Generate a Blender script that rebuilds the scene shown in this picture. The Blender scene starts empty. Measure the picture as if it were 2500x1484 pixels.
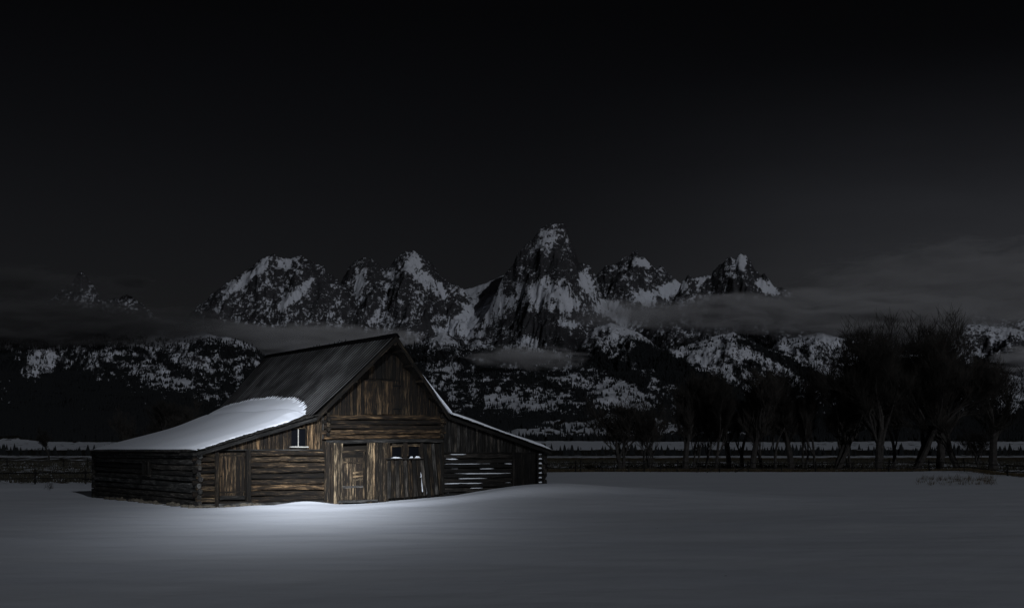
import bpy, bmesh, math, random
import numpy as np
from mathutils import Vector, Matrix

R = math.radians
S = bpy.context.scene
COL = S.collection
random.seed(7)
rng = np.random.default_rng(7)

# ------------------------------------------------------------------ camera
F = 3400.0                 # focal length in photo pixels (2500 wide)
CAMH = 2.4                 # eye height above the yard
HZ = 1100.0                # row of the horizon in the photo
cd = bpy.data.cameras.new('camera')
cam = bpy.data.objects.new('camera', cd)
COL.objects.link(cam)
cam.location = (0, 0, CAMH)
cam.rotation_euler = (R(90), 0, 0)
cd.sensor_width = 36
cd.lens = 36 * F / 2500
cd.shift_y = (HZ - 742) / 2500
cd.clip_start = 0.5
cd.clip_end = 60000
S.camera = cam

# ------------------------------------------------------------------ light
SUN_AZ, SUN_EL = 25.0, 18.0      # degrees right of straight behind the camera, height
SUN_STRENGTH = 2.5
EXPOSURE = -2.4
SKY_STRENGTH = 0.018
SPOT_W = 8800000.0
BEAM_SIDE, BEAM_UP, BEAM_DOWN = 0.056, 0.058, 0.092

w = bpy.data.worlds.new('World')
S.world = w
w.use_nodes = True
nt = w.node_tree
nt.nodes.clear()
def N(t, typ, **kw):
    n = t.nodes.new(typ)
    for k, v in kw.items():
        setattr(n, k, v)
    return n
def link(t, a, b):
    t.links.new(a, b)
sky = N(nt, 'ShaderNodeTexSky', sky_type='NISHITA', sun_disc=False)
sky.sun_elevation = R(SUN_EL)
sky.sun_rotation = R(180 - SUN_AZ)
hs = N(nt, 'ShaderNodeHueSaturation'); hs.inputs['Saturation'].default_value = 0.40
link(nt, sky.outputs[0], hs.inputs['Color'])
tc = N(nt, 'ShaderNodeTexCoord')
sp = N(nt, 'ShaderNodeSeparateXYZ'); link(nt, tc.outputs['Generated'], sp.inputs[0])
rz = N(nt, 'ShaderNodeValToRGB'); link(nt, sp.outputs['Z'], rz.inputs[0])
cr = rz.color_ramp
cr.elements[0].position = 0.0; cr.elements[0].color = (0.40, 0.40, 0.40, 1)
cr.elements[1].position = 1.0; cr.elements[1].color = (0.060, 0.060, 0.060, 1)
for p, v in ((0.10, 0.40), (0.16, 0.32), (0.22, 0.21), (0.30, 0.11)):
    e = cr.elements.new(p); e.color = (v, v, v, 1)
# thin high cloud thickening towards the right horizon
mp = N(nt, 'ShaderNodeMapping'); mp.inputs['Scale'].default_value = (3, 3, 14)
mp.inputs['Rotation'].default_value = (0, R(12), 0)
link(nt, tc.outputs['Generated'], mp.inputs[0])
nz = N(nt, 'ShaderNodeTexNoise'); nz.inputs['Scale'].default_value = 1.0; nz.inputs['Detail'].default_value = 5; nz.inputs['Roughness'].default_value = .5
link(nt, mp.outputs[0], nz.inputs['Vector'])
mx = N(nt, 'ShaderNodeMapRange', interpolation_type='SMOOTHSTEP'); link(nt, sp.outputs['X'], mx.inputs[0])
mx.inputs['From Min'].default_value = -0.02; mx.inputs['From Max'].default_value = 0.36
mx.inputs['To Min'].default_value = 0.0; mx.inputs['To Max'].default_value = 1.0
mz = N(nt, 'ShaderNodeMapRange', interpolation_type='SMOOTHSTEP'); link(nt, sp.outputs['Z'], mz.inputs[0])
mz.inputs['From Min'].default_value = 0.28; mz.inputs['From Max'].default_value = 0.08
mz.inputs['To Min'].default_value = 0.0; mz.inputs['To Max'].default_value = 1.0
def math_(t, op, a, b, c=None):
    n = N(t, 'ShaderNodeMath', operation=op)
    for i, q in enumerate((a, b, c)):
        if q is None: continue
        if isinstance(q, (int, float)): n.inputs[i].default_value = q
        else: link(t, q, n.inputs[i])
    return n.outputs[0]
veil = math_(nt, 'MULTIPLY', mx.outputs[0], mz.outputs[0])
veil = math_(nt, 'MULTIPLY', veil, math_(nt, 'MULTIPLY_ADD', nz.outputs[0], 1.4, 0.3))
fac = math_(nt, 'MULTIPLY_ADD', veil, 1.1, rz.outputs[0])
mul = N(nt, 'ShaderNodeVectorMath', operation='SCALE')
tn = N(nt, 'ShaderNodeVectorMath', operation='MULTIPLY'); tn.inputs[1].default_value = (1.04, 0.97, 1.05)
link(nt, hs.outputs[0], tn.inputs[0]); link(nt, tn.outputs[0], mul.inputs[0]); link(nt, fac, mul.inputs['Scale'])
bg = N(nt, 'ShaderNodeBackground'); bg.inputs['Strength'].default_value = SKY_STRENGTH
link(nt, mul.outputs[0], bg.inputs['Color'])
wo = N(nt, 'ShaderNodeOutputWorld'); link(nt, bg.outputs[0], wo.inputs[0])

def aim(o, d):
    o.rotation_euler = Vector(d).to_track_quat('-Z', 'Y').to_euler()
sl = bpy.data.lights.new('moon_light', 'SUN')
sl.energy = SUN_STRENGTH; sl.angle = R(0.6); sl.color = (0.90, 0.94, 1.0)
so = bpy.data.objects.new('moon_light', sl); COL.objects.link(so)
so.location = (0, 0, 60)
aim(so, (-math.sin(R(SUN_AZ)) * math.cos(R(SUN_EL)), math.cos(R(SUN_AZ)) * math.cos(R(SUN_EL)), -math.sin(R(SUN_EL))))
# added lamp, unseen and without fixture, making the light pool on snow and barn
pl = bpy.data.lights.new('added_spotlight', 'SPOT')
pl.energy = SPOT_W; pl.spot_size = R(21); pl.spot_blend = 1.0; pl.shadow_soft_size = 0.35
pl.color = (0.90, 0.945, 1.0)
# beam shaped for that pool: bright core, long soft skirt, longest below the axis
pl.use_nodes = True
t = pl.node_tree; t.nodes.clear()
_tc = N(t, 'ShaderNodeTexCoord'); _sp = N(t, 'ShaderNodeSeparateXYZ'); link(t, _tc.outputs['Normal'], _sp.inputs[0])
_z = math_(t, 'ABSOLUTE', _sp.outputs[2], 0.0)
_a = math_(t, 'DIVIDE', _sp.outputs[0], _z); _b = math_(t, 'DIVIDE', _sp.outputs[1], _z)
_up = math_(t, 'GREATER_THAN', _b, 0.0)
_bw = math_(t, 'MULTIPLY_ADD', _up, BEAM_UP - BEAM_DOWN, BEAM_DOWN)
_r = math_(t, 'ADD', math_(t, 'POWER', math_(t, 'ABSOLUTE', math_(t, 'DIVIDE', _a, BEAM_SIDE), 0.0), 2.0), math_(t, 'POWER', math_(t, 'ABSOLUTE', math_(t, 'DIVIDE', _b, _bw), 0.0), 2.0))
_p = math_(t, 'DIVIDE', 1.0, math_(t, 'POWER', math_(t, 'ADD', _r, 1.0), 3.4))
_em = N(t, 'ShaderNodeEmission'); link(t, _p, _em.inputs['Strength'])
_lo = N(t, 'ShaderNodeOutputLight'); link(t, _em.outputs[0], _lo.inputs[0])
po = bpy.data.objects.new('added_spotlight', pl); COL.objects.link(po)
po.location = (4, -60, 40)
aim(po, Vector((-8.5, 60.0, 1.7)) - po.location)

S.view_settings.view_transform = 'Standard'
S.view_settings.look = 'None'
S.view_settings.exposure = EXPOSURE
S.view_settings.gamma = 1
S.view_settings.use_curve_mapping = False
S.cycles.use_denoising = True
S.cycles.use_light_tree = False
S.cycles.use_adaptive_sampling = False
S.cycles.max_bounces = 5
S.cycles.diffuse_bounces = 2
S.cycles.volume_bounces = 1
S.cycles.volume_step_rate = 0.6
S.cycles.volume_max_steps = 128

# ------------------------------------------------------------------ helpers
def pix(px, py, Y):
    return Vector(((px - 1250) / F * Y, Y, CAMH + (HZ - py) / F * Y))
def tag(o, label=None, cat=None, group=None, kind=None):
    if label: o['label'] = label
    if cat: o['category'] = cat
    if group: o['group'] = group
    if kind: o['kind'] = kind
    return o
def empty(name, loc):
    o = bpy.data.objects.new(name, None); COL.objects.link(o); o.location = loc
    o.empty_display_size = 0.3
    WM[o.name] = Matrix.Translation(Vector(loc))
    return o
WM = {}
def put(name, me, M=None, parent=None, mat=None, color=None):
    o = bpy.data.objects.new(name, me); COL.objects.link(o)
    M = M or Matrix.Identity(4)
    WM[o.name] = M
    if parent is not None:
        o.parent = parent
        o.matrix_basis = WM[parent.name].inverted() @ M
    else:
        o.matrix_basis = M
    if mat and not me.materials: me.materials.append(mat)
    if color: o.color = color
    return o
def mesh(name, V, Fc, smooth=False):
    me = bpy.data.meshes.new(name)
    me.from_pydata([tuple(v) for v in V], [], Fc)
    if smooth:
        me.polygons.foreach_set('use_smooth', [True] * len(me.polygons))
    me.update()
    return me
def np_mesh(name, V, Q, smooth=True):
    """V (n,3) floats, Q (m,k) ints; k 3 or 4"""
    me = bpy.data.meshes.new(name)
    k = Q.shape[1]
    me.vertices.add(len(V)); me.vertices.foreach_set('co', np.asarray(V, np.float32).ravel())
    me.loops.add(Q.size); me.loops.foreach_set('vertex_index', Q.astype(np.int32).ravel())
    me.polygons.add(len(Q))
    me.polygons.foreach_set('loop_start', np.arange(0, Q.size, k, dtype=np.int32))
    me.polygons.foreach_set('loop_total', np.full(len(Q), k, np.int32))
    if smooth: me.polygons.foreach_set('use_smooth', np.ones(len(Q), bool))
    me.update(calc_edges=True)
    return me
def attr(me, name, a):
    at = me.attributes.new(name, 'FLOAT', 'POINT')
    at.data.foreach_set('value', np.asarray(a, np.float32).ravel())
def grid_quads(nr, nc):
    i = np.arange(nr - 1)[:, None] * nc + np.arange(nc - 1)[None, :]
    return np.stack([i, i + 1, i + nc + 1, i + nc], -1).reshape(-1, 4)
# gradient noise ------------------------------------------------------
_G = np.random.default_rng(3)
_P = _G.permutation(4096)
_A = _G.random(4096) * 2 * np.pi
_GX, _GY = np.cos(_A), np.sin(_A)
def pn(x, y, seed=0):
    x = x + seed * 37.17; y = y + seed * 91.73
    xi = np.floor(x).astype(np.int64); yi = np.floor(y).astype(np.int64)
    xf = x - xi; yf = y - yi
    u = xf * xf * xf * (xf * (xf * 6 - 15) + 10); v = yf * yf * yf * (yf * (yf * 6 - 15) + 10)
    def g(ix, iy, dx, dy):
        h = _P[(_P[ix & 4095] + iy) & 4095]
        return _GX[h] * dx + _GY[h] * dy
    a = g(xi, yi, xf, yf); b = g(xi + 1, yi, xf - 1, yf)
    c = g(xi, yi + 1, xf, yf - 1); d = g(xi + 1, yi + 1, xf - 1, yf - 1)
    return 1.5 * ((a + u * (b - a)) + v * ((c + u * (d - c)) - (a + u * (b - a))))
def fbm(x, y, o=5, seed=0, g=0.5):
    r = 0; a = 1; t = 0
    for k in range(o):
        r = r + a * pn(x * 2 ** k, y * 2 ** k, seed + k * 3.3); t += a; a *= g
    return r / t
def ridged(x, y, o=6, seed=0, g=0.55):
    r = 0; a = 1; t = 0; wgt = 1
    for k in range(o):
        n = (1 - np.abs(pn(x * 2 ** k, y * 2 ** k, seed + k * 5.1))) ** 2
        r = r + a * n * wgt; wgt = np.clip(n * 1.4, 0, 1); t += a; a *= g
    return r / t
def ss(a, b, x):
    t = np.clip((x - a) / (b - a), 0, 1)
    return t * t * (3 - 2 * t)

# ------------------------------------------------------------------ materials
def new_mat(name):
    m = bpy.data.materials.new(name); m.use_nodes = True
    t = m.node_tree; b = t.nodes['Principled BSDF']
    b.inputs['Specular IOR Level'].default_value = 0.25
    return m, t, b
def noise(t, vec, scale, detail=6, rough=.55, dist=0.0):
    n = N(t, 'ShaderNodeTexNoise'); n.inputs['Scale'].default_value = scale
    n.inputs['Detail'].default_value = detail; n.inputs['Roughness'].default_value = rough
    n.inputs['Distortion'].default_value = dist
    link(t, vec, n.inputs['Vector']); return n.outputs[0]
def mapping(t, vec, scale, loc=(0, 0, 0), rot=(0, 0, 0)):
    n = N(t, 'ShaderNodeMapping'); n.inputs['Scale'].default_value = scale
    n.inputs['Location'].default_value = loc; n.inputs['Rotation'].default_value = rot
    link(t, vec, n.inputs[0]); return n.outputs[0]
def ramp(t, f, stops):
    n = N(t, 'ShaderNodeValToRGB'); link(t, f, n.inputs[0]); c = n.color_ramp
    while len(c.elements) > 2: c.elements.remove(c.elements[-1])
    for i, (p, v) in enumerate(stops):
        e = c.elements[i] if i < 2 else c.elements.new(p)
        e.position = p
        e.color = (*v, 1) if isinstance(v, tuple) else (v, v, v, 1)
    return n.outputs[0]
def mix(t, f, a, b, blend='MIX'):
    n = N(t, 'ShaderNodeMix', data_type='RGBA', blend_type=blend)
    for k, q in ((0, f), (6, a), (7, b)):
        if isinstance(q, (int, float)): n.inputs[k].default_value = q
        elif isinstance(q, tuple): n.inputs[k].default_value = (*q, 1)
        else: link(t, q, n.inputs[k])
    return n.outputs[2]
def bump(t, b, h, strength, dist):
    n = N(t, 'ShaderNodeBump'); n.inputs['Strength'].default_value = strength; n.inputs['Distance'].default_value = dist
    link(t, h, n.inputs['Height']); link(t, n.outputs[0], b.inputs['Normal']); return n

def wood_material(name, dark, mid, light, contrast=1.0):
    m, t, b = new_mat(name)
    oi = N(t, 'ShaderNodeObjectInfo'); tc = N(t, 'ShaderNodeTexCoord')
    off = N(t, 'ShaderNodeVectorMath', operation='SCALE'); off.inputs[0].default_value = (31, 17, 23); link(t, oi.outputs['Random'], off.inputs['Scale'])
    ad = N(t, 'ShaderNodeVectorMath', operation='ADD'); link(t, tc.outputs['Object'], ad.inputs[0]); link(t, off.outputs[0], ad.inputs[1])
    v = ad.outputs[0]
    streak = noise(t, mapping(t, v, (1.2, 22, 22)), 1.0, 5, .65, .7)
    grain = noise(t, mapping(t, v, (2.5, 75, 75)), 1.0, 5, .7, .4)
    blot = noise(t, mapping(t, v, (1.3, 3.2, 3.2)), 1.0, 4, .6)
    s = math_(t, 'ADD', math_(t, 'MULTIPLY', streak, 0.62), math_(t, 'MULTIPLY', grain, 0.38))
    s = math_(t, 'ADD', s, math_(t, 'MULTIPLY', math_(t, 'SUBTRACT', oi.outputs['Random'], 0.5), 0.11))
    c = ramp(t, s, [(0.42, dark), (0.70, light), (0.515, mid), (0.595, tuple(.6 * q + .4 * r for q, r in zip(mid, light)))])
    c = mix(t, ramp(t, blot, [(0.36, 0.85), (0.58, 0.0)]), c, dark)
    vo = N(t, 'ShaderNodeTexVoronoi'); vo.inputs['Scale'].default_value = 1.0
    link(t, mapping(t, v, (1.9, 6.5, 6.5)), vo.inputs['Vector'])
    kn = ramp(t, vo.outputs['Distance'], [(0.10, 1.0), (0.17, 0.0)])
    c = mix(t, math_(t, 'MULTIPLY', kn, .75), c, dark)
    c = mix(t, 1.0, c, oi.outputs['Color'], 'MULTIPLY')
    link(t, c, b.inputs['Base Color'])
    b.inputs['Roughness'].default_value = 0.85
    h = math_(t, 'ADD', math_(t, 'MULTIPLY', grain, 0.5), math_(t, 'MULTIPLY', streak, 1.0))
    bump(t, b, h, 1.0, 0.03)
    return m
WOOD = wood_material('weathered_brown_wood', (0.003, 0.0022, 0.0016), (0.012, 0.0082, 0.0050), (0.33, 0.240, 0.145))
GREY = wood_material('weathered_grey_wood', (0.0035, 0.0034, 0.0033), (0.017, 0.016, 0.0148), (0.17, 0.158, 0.145))
def plain(name, col, rough=.8, nscale=None, var=.35, metal=0.0, bstr=None, bdist=.02):
    m, t, b = new_mat(name)
    b.inputs['Roughness'].default_value = rough; b.inputs['Metallic'].default_value = metal
    b.inputs['Base Color'].default_value = (*col, 1)
    if nscale:
        tc = N(t, 'ShaderNodeTexCoord'); n = noise(t, tc.outputs['Object'], nscale, 6)
        c = mix(t, ramp(t, n, [(0.3, 0.0), (0.7, 1.0)]), tuple(q * (1 - var) for q in col), tuple(min(1, q * (1 + var)) for q in col))
        link(t, c, b.inputs['Base Color'])
        if bstr: bump(t, b, n, bstr, bdist)
    return m
DARK = plain('dark_interior_wood', (0.010, 0.008, 0.006), .95)
STONE = plain('foundation_stone', (0.10, 0.088, 0.07), .9, 6, .6, bstr=.6)
BARK = plain('cottonwood_bark', (0.042, 0.039, 0.037), .95, 3, .5, bstr=.8)
TWIG = plain('bare_twigs', (0.034, 0.031, 0.028), .9, 2, .4)
NEEDLE = plain('conifer_needles', (0.015, 0.017, 0.019), .95)
GRASS = plain('dry_grass', (0.075, 0.058, 0.034), .9, 1.5, .5)
SAGE = plain('sagebrush', (0.045, 0.042, 0.032), .95, 1.5, .5)
WHITE = plain('white_painted_wood', (0.30, 0.29, 0.27), .7, 20, .25)
m, t, b = new_mat('old_window_glass'); GLASS = m
b.inputs['Base Color'].default_value = (0.003, 0.0035, 0.005, 1); b.inputs['Roughness'].default_value = 0.3; b.inputs['Specular IOR Level'].default_value = .1
# corrugated metal; near black flats carry the shade between the ribs
m, t, b = new_mat('dull_metal_roofing'); METAL = m
tc = N(t, 'ShaderNodeTexCoord'); oi = N(t, 'ShaderNodeObjectInfo')
n1 = noise(t, tc.outputs['Object'], 1.1, 6, .65)
c = mix(t, ramp(t, n1, [(0.35, 0.0), (0.68, 1.0)]), (0.003, 0.003, 0.0035), (0.006, 0.006, 0.0065))
link(t, c, b.inputs['Base Color']); b.inputs['Specular IOR Level'].default_value = .08
b.inputs['Roughness'].default_value = .7
m, t, b = new_mat('lit_galvanised_seam'); SEAM = m  # paler than the sheets: light catching the ribs put into the colour
tc = N(t, 'ShaderNodeTexCoord'); oi = N(t, 'ShaderNodeObjectInfo')
n1 = noise(t, tc.outputs['Object'], 0.8, 4, .5)
c = mix(t, ramp(t, n1, [(0.36, 0.0), (0.66, 1.0)]), (0.020, 0.020, 0.021), (0.095, 0.095, 0.099))
c = mix(t, 1.0, c, oi.outputs['Color'], 'MULTIPLY')
link(t, c, b.inputs['Base Color']); b.inputs['Roughness'].default_value = .6; b.inputs['Specular IOR Level'].default_value = .12
# snow
def snow_material(name, wind=True):
    m, t, b = new_mat(name)
    tc = N(t, 'ShaderNodeTexCoord')
    v = tc.outputs['Object']
    big = noise(t, mapping(t, v, (0.16, 0.30, 0.3), rot=(0, 0, R(-6))), 1.0, 5, .55, .5)
    rip = noise(t, mapping(t, v, (1.9, 4.2, 2.0), rot=(0, 0, R(-6))), 1.0, 5, .6, .6)
    fin = noise(t, mapping(t, v, (7, 16, 10)), 1.0, 3, .6)
    c = mix(t, ramp(t, big, [(0.3, 0.0), (0.7, 1.0)]), (0.745, 0.785, 0.875), (0.81, 0.845, 0.92))
    link(t, c, b.inputs['Base Color']); b.inputs['Roughness'].default_value = .72
    b.inputs['Specular IOR Level'].default_value = 0.12
    h = math_(t, 'ADD', math_(t, 'MULTIPLY', big, 0.55), math_(t, 'ADD', math_(t, 'MULTIPLY', rip, 0.22), math_(t, 'MULTIPLY', fin, 0.022)))
    bump(t, b, h, .32 if wind else .18, .16)
    return m, t, b, c, v
SNOW = snow_material('roof_and_ledge_snow', False)[0]

# ================================================================== GROUND
C0 = Vector((-13.12, 58.3, 0))
TH = R(31)
U = Vector((math.cos(TH), math.sin(TH), 0))        # along the barn front, to the right
W = Vector((math.sin(TH), -math.cos(TH), 0))       # out of the barn front
Z = Vector((0, 0, 1))
def ground_h(x, y):
    x = np.asarray(x, float); y = np.asarray(y, float)
    dx, dy = x - C0.x, y - C0.y
    tt = dx * U.x + dy * U.y; nn = dx * W.x + dy * W.y
    z = 0.10 * fbm(x / 14, y / 9, 4, 2) * ss(2, 30, np.abs(y))
    z = z + 0.022 * fbm(x / 2.4, y / 2.0, 3, 5) * ss(220, 60, y)
    # land rises a little under the right half of the barn
    z = z + 0.42 * ss(4, 17, tt) * ss(14, 3, np.abs(nn)) * ss(34, 22, tt)
    # wind drift along the right half of the front
    z = z + 0.44 * np.exp(-((tt - 15.5) / 4.6) ** 2 - ((nn - 2.6) / 1.9) ** 2)
    z = z + 0.14 * np.exp(-((tt - 21.0) / 4.5) ** 2 - ((nn - 1.5) / 3.0) ** 2)
    z = z + 0.20 * np.exp(-((tt - 4.6) / 1.3) ** 2 - ((nn - 0.5) / 0.8) ** 2)
    z = z + 0.14 * np.exp(-((nn - 3.9 - .12 * np.sin(tt * .8)) / 0.7) ** 2) * ss(2.5, 7, tt) * ss(19, 12, tt)
    z = z + 0.11 * np.exp(-((nn - 2.2) / 1.1) ** 2) * ss(-1, 2, tt) * ss(7, 4, tt)
    z = z - 0.06 * np.exp(-((nn - .9) / .8) ** 2) * ss(5, 7, tt) * ss(13, 10, tt)
    # drift beside the left fence
    z = z + 0.25 * np.exp(-((x + 30) / 7) ** 2 - ((y - 84) / 5) ** 2)
    z = z + 0.3 * np.exp(-((x - 53) / 9) ** 2 - ((y - 150) / 7) ** 2)
    # the flats beyond, then the benches
    zz = np.interp(y, [0, 170, 600, 1300, 1650, 2500, 3400, 4900], [0, 0, -0.5, -1.0, 5, 17, 30, 55])
    z = z + zz + 0.5 * fbm(x / 160, y / 120, 4, 9) * ss(200, 500, y) + 2.5 * fbm(x / 500, y / 500, 4, 11) * ss(1500, 2500, y)
    px = x / np.maximum(y, 30) * F + 1250
    def bump_(pc, wd, yc, wy, h):
        return h * np.exp(-np.abs((px - pc) / wd) ** 2.6 - ((y - yc) / wy) ** 2) * (1 + .45 * fbm(px / 60, y / 180, 4, 21))
    z = z + bump_(1400, 170, 4000, 330, 46) + bump_(1300, 110, 3500, 250, 22) + bump_(1560, 120, 4200, 300, 38) + bump_(1700, 140, 3900, 300, 26) + bump_(1480, 70, 3600, 200, 16)
    z = z + bump_(20, 60, 2900, 250, 12)
    return z
yr = np.concatenate([np.linspace(-60, 16, 50), np.linspace(16.6, 48, 170), np.linspace(48.18, 72, 200), np.geomspace(72.4, 200, 150), np.geomspace(202, 4900, 190)])
uc = np.concatenate([np.linspace(-1, -0.62, 25), np.linspace(-0.61, 0.61, 470), np.linspace(0.62, 1, 25)])
YY, UU = np.meshgrid(yr, uc, indexing='ij')
XX = UU * (18 + 0.62 * np.maximum(YY, 0) + 0.05 * np.abs(YY))
GZ = ground_h(XX, YY)
GP = XX / np.maximum(YY, 30) * F + 1250
# cover: 0 snow ... 1 bare (sage, grass, forest)
cov = np.zeros_like(GZ)
edge = np.interp(GP, [-500, 0, 240, 1300, 2300, 2500, 3200], [100, 100, 102, 160, 160, 135, 120]) * (1 + .012 * pn(GP / 60, YY * 0, 4))
n_ = fbm(GP / 45, np.log(YY + 61) * 22, 5, 31)
n2_ = fbm(GP / 14, np.log(YY + 61) * 70, 4, 33)
cov = ss(1.0, 1.03, YY / edge) * (0.36 + .6 * n_ + .5 * n2_)
strip = np.zeros_like(cov)
strip += ss(330, 350, YY) * ss(600, 570, YY) * (.25 + .75 * ss(600, 1300, GP))              # brown hay strip
cov = cov * (1 - .8 * strip) + strip * (0.9 + .5 * n_)
cov += -0.75 * ss(235, 250, YY) * ss(285, 270, YY) - 0.8 * ss(650, 680, YY) * ss(760, 720, YY)
cov += 0.25 * ss(800, 850, YY) * ss(1500, 1300, YY) + .75 * ss(1180, 1260, YY) * ss(1560, 1500, YY)
cov += -0.75 * ss(1500, 1700, YY) * ss(2750, 2600, YY) + (.5 * n2_ + .24 + .22 * ss(1500, 1800, GP) + .22 * ss(700, 300, GP)) * ss(1500, 1700, YY)
cov += 0.75 * ss(2700, 2900, YY)
dzy = np.gradient(GZ, axis=0) / np.gradient(YY, axis=0)
cov -= 1.9 * ss(0.012, 0.05, dzy) * ss(2900, 3200, YY) * ss(-.35, .2, n_ + n2_ + .15)
cov = np.clip(cov, 0, 1)
grassy = np.clip(strip + ss(1.0, 1.02, YY / edge) * ss(1.12, 1.05, YY / edge) * .8, 0, 1)
me = np_mesh('snowy_ground', np.stack([XX, YY, GZ], -1).reshape(-1, 3), grid_quads(*XX.shape))
attr(me, 'cover', cov); attr(me, 'grassy', grassy)
m, t, b, c, v = snow_material('field_snow')
a1 = N(t, 'ShaderNodeAttribute', attribute_name='cover'); a2 = N(t, 'ShaderNodeAttribute', attribute_name='grassy')
geo = N(t, 'ShaderNodeTexCoord')
nn1 = noise(t, mapping(t, v, (.35, .12, .3)), 1.0, 8, .7)
cc = mix(t, a2.outputs['Fac'], (0.030, 0.028, 0.022), (0.105, 0.072, 0.032))
cc = mix(t, ramp(t, nn1, [(0.35, 0.0), (0.65, 0.55)]), cc, (0.02, 0.018, 0.014))
f_ = math_(t, 'ADD', a1.outputs['Fac'], math_(t, 'MULTIPLY', math_(t, 'SUBTRACT', nn1, .5), 0.9))
f_ = math_(t, 'MULTIPLY', f_, ramp(t, a1.outputs['Fac'], [(0.0, 0.0), (0.12, 1.0)]))
c = mix(t, ramp(t, f_, [(0.30, 0.0), (0.50, 1.0)]), c, cc)
link(t, c, b.inputs['Base Color'])
go = put('ground', me, None, None, m)
tag(go, 'flat snow covered field and valley floor', None, None, 'structure')
def gz(x, y): return float(ground_h(np.array([x]), np.array([y]))[0])

# ================================================================== MOUNTAINS
nr, ncol = 540, 1500
aa = np.linspace(-420, 2920, ncol)
yy = np.concatenate([np.linspace(4300, 7400, 60, endpoint=False), np.linspace(7400, 13900, nr - 60)])
MY, MA = np.meshgrid(yy, aa, indexing='ij')
MX = (MA - 1250) / F * MY
def zc(py, Y): return CAMH + (HZ - py) / F * Y
H = np.interp(MY, [4300, 5000, 7000, 8000, 9000, 10000, 11000, 14000], [28, 48, 150, 235, 390, 590, 760, 700])
wx = MX + 160 * fbm(MX / 700, MY / 700, 3, 41); wy = MY + 160 * fbm(MX / 700, MY / 700, 3, 43)
rdg = ridged(wx / 620, wy / 1300, 7, 50, .58) - .5           # spurs running down towards the valley
WRP = 34 * fbm(MX / 420, MY / 420, 4, 46)
rdg2 = ridged(wx / 260, wy / 420, 6, 57, .6) - .45
rdg3 = ridged(wx / 120, wy / 170, 4, 59, .62) - .42
fine = fbm(wx / 90, wy / 90, 4, 61, .6)
crest = np.full_like(H, 1.0)
rocky = np.zeros_like(H); CR = np.zeros_like(H)
TOP = np.full_like(H, -1e9)
def layer(tab, Yc, s1=1.0, d1=800, s2=.42, jag=1.0, wob=120, rough=1.0, rock=1.0, back=1.3):
    global H, rocky, CR
    xs = [p[0] for p in tab]; ys = [p[1] for p in tab]
    ax = np.arange(-900, 3400, 2.0)
    def prof(sig):
        p_ = np.interp(ax, xs, ys); out = np.maximum(xs[0] - ax, ax - xs[-1]); p_ = p_ + np.maximum(out, 0) * 1.2
        if sig:
            kx = np.arange(-int(3 * sig), int(3 * sig) + 1); kw = np.exp(-(kx / sig) ** 2 / 2); kw /= kw.sum()
            p_ = np.convolve(np.pad(p_, len(kx) // 2, mode='edge'), kw, mode='valid')
        return p_
    yc = Yc + wob * pn(aa / 130, aa * 0 + Yc * .01, 8)
    d = yc[None, :] - MY
    dp = np.maximum(d, 0)
    wq = MA + WRP * (1 - np.exp(-dp / 250))
    p0, p1, p2 = (np.interp(wq, ax, prof(s_)) for s_ in (0, 7, 24))
    p0 = p0 + jag * (3.2 * pn(MA / 9.0, MY / 60 + Yc, 3) + 2.2 * pn(MA / 3.7, MY / 40 + Yc, 5))
    k1 = ss(30, 330, dp); k2 = ss(300, 1200, dp)
    py = p0 * (1 - k1) + k1 * (p1 * (1 - k2) + p2 * k2)
    Zc = zc(py, yc[None, :])
    f = s1 * np.minimum(dp, d1) + s2 * np.maximum(dp - d1, 0)
    grow = 1 - np.exp(-dp / 260)
    amp = np.minimum(dp * .55, 175) * rough
    h = Zc - f + (rdg * 1.3 + rdg2 * .95) * amp + (fine * 34 + rdg3 * 62) * grow * rough
    h = np.where(d < 0, Zc + d * back, h)
    m_ = h > H
    rocky = np.where(m_, rock, rocky); CR = np.where(m_, np.exp(-dp / 130), CR)
    H = np.where(m_, h, H)
# far left summit in cloud
layer([(60, 760), (130, 722), (160, 700), (200, 662), (232, 700), (250, 735), (275, 730), (312, 718), (350, 742), (400, 790)], 13200, 1.2, 600, .5)
layer([(430, 800), (470, 757), (520, 716), (560, 686), (600, 662), (636, 632), (665, 621), (690, 629), (705, 632), (735, 623), (765, 639), (790, 648), (803, 668), (835, 690), (900, 760)], 12500, .95, 900, .42)
layer([(800, 720), (832, 690), (850, 655), (868, 636), (893, 629), (915, 633), (938, 655), (955, 648), (968, 628), (985, 613), (1012, 612), (1035, 628), (1055, 643), (1072, 672), (1095, 688), (1128, 702), (1145, 728), (1180, 800)], 12800, 1.0, 900, .42)
layer([(1100, 720), (1130, 708), (1160, 701), (1190, 690), (1222, 674), (1260, 660)], 13300, .55, 1200, .45, jag=.25, rough=.35, rock=.35)
layer([(1190, 760), (1215, 700), (1232, 668), (1252, 648), (1262, 622), (1280, 602), (1305, 577), (1318, 560), (1335, 550), (1352, 545), (1374, 545), (1386, 560), (1390, 582), (1402, 606), (1412, 640), (1440, 648), (1455, 668), (1460, 700), (1485, 745), (1500, 772), (1530, 800)], 12300, 1.25, 800, .45, wob=60)
layer([(1430, 720), (1458, 672), (1478, 650), (1503, 645), (1520, 628), (1535, 625), (1546, 612), (1553, 609), (1562, 622), (1580, 634), (1600, 655), (1615, 650), (1632, 668), (1650, 680), (1670, 700)], 12900, 1.0, 900, .42, wob=60)
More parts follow.
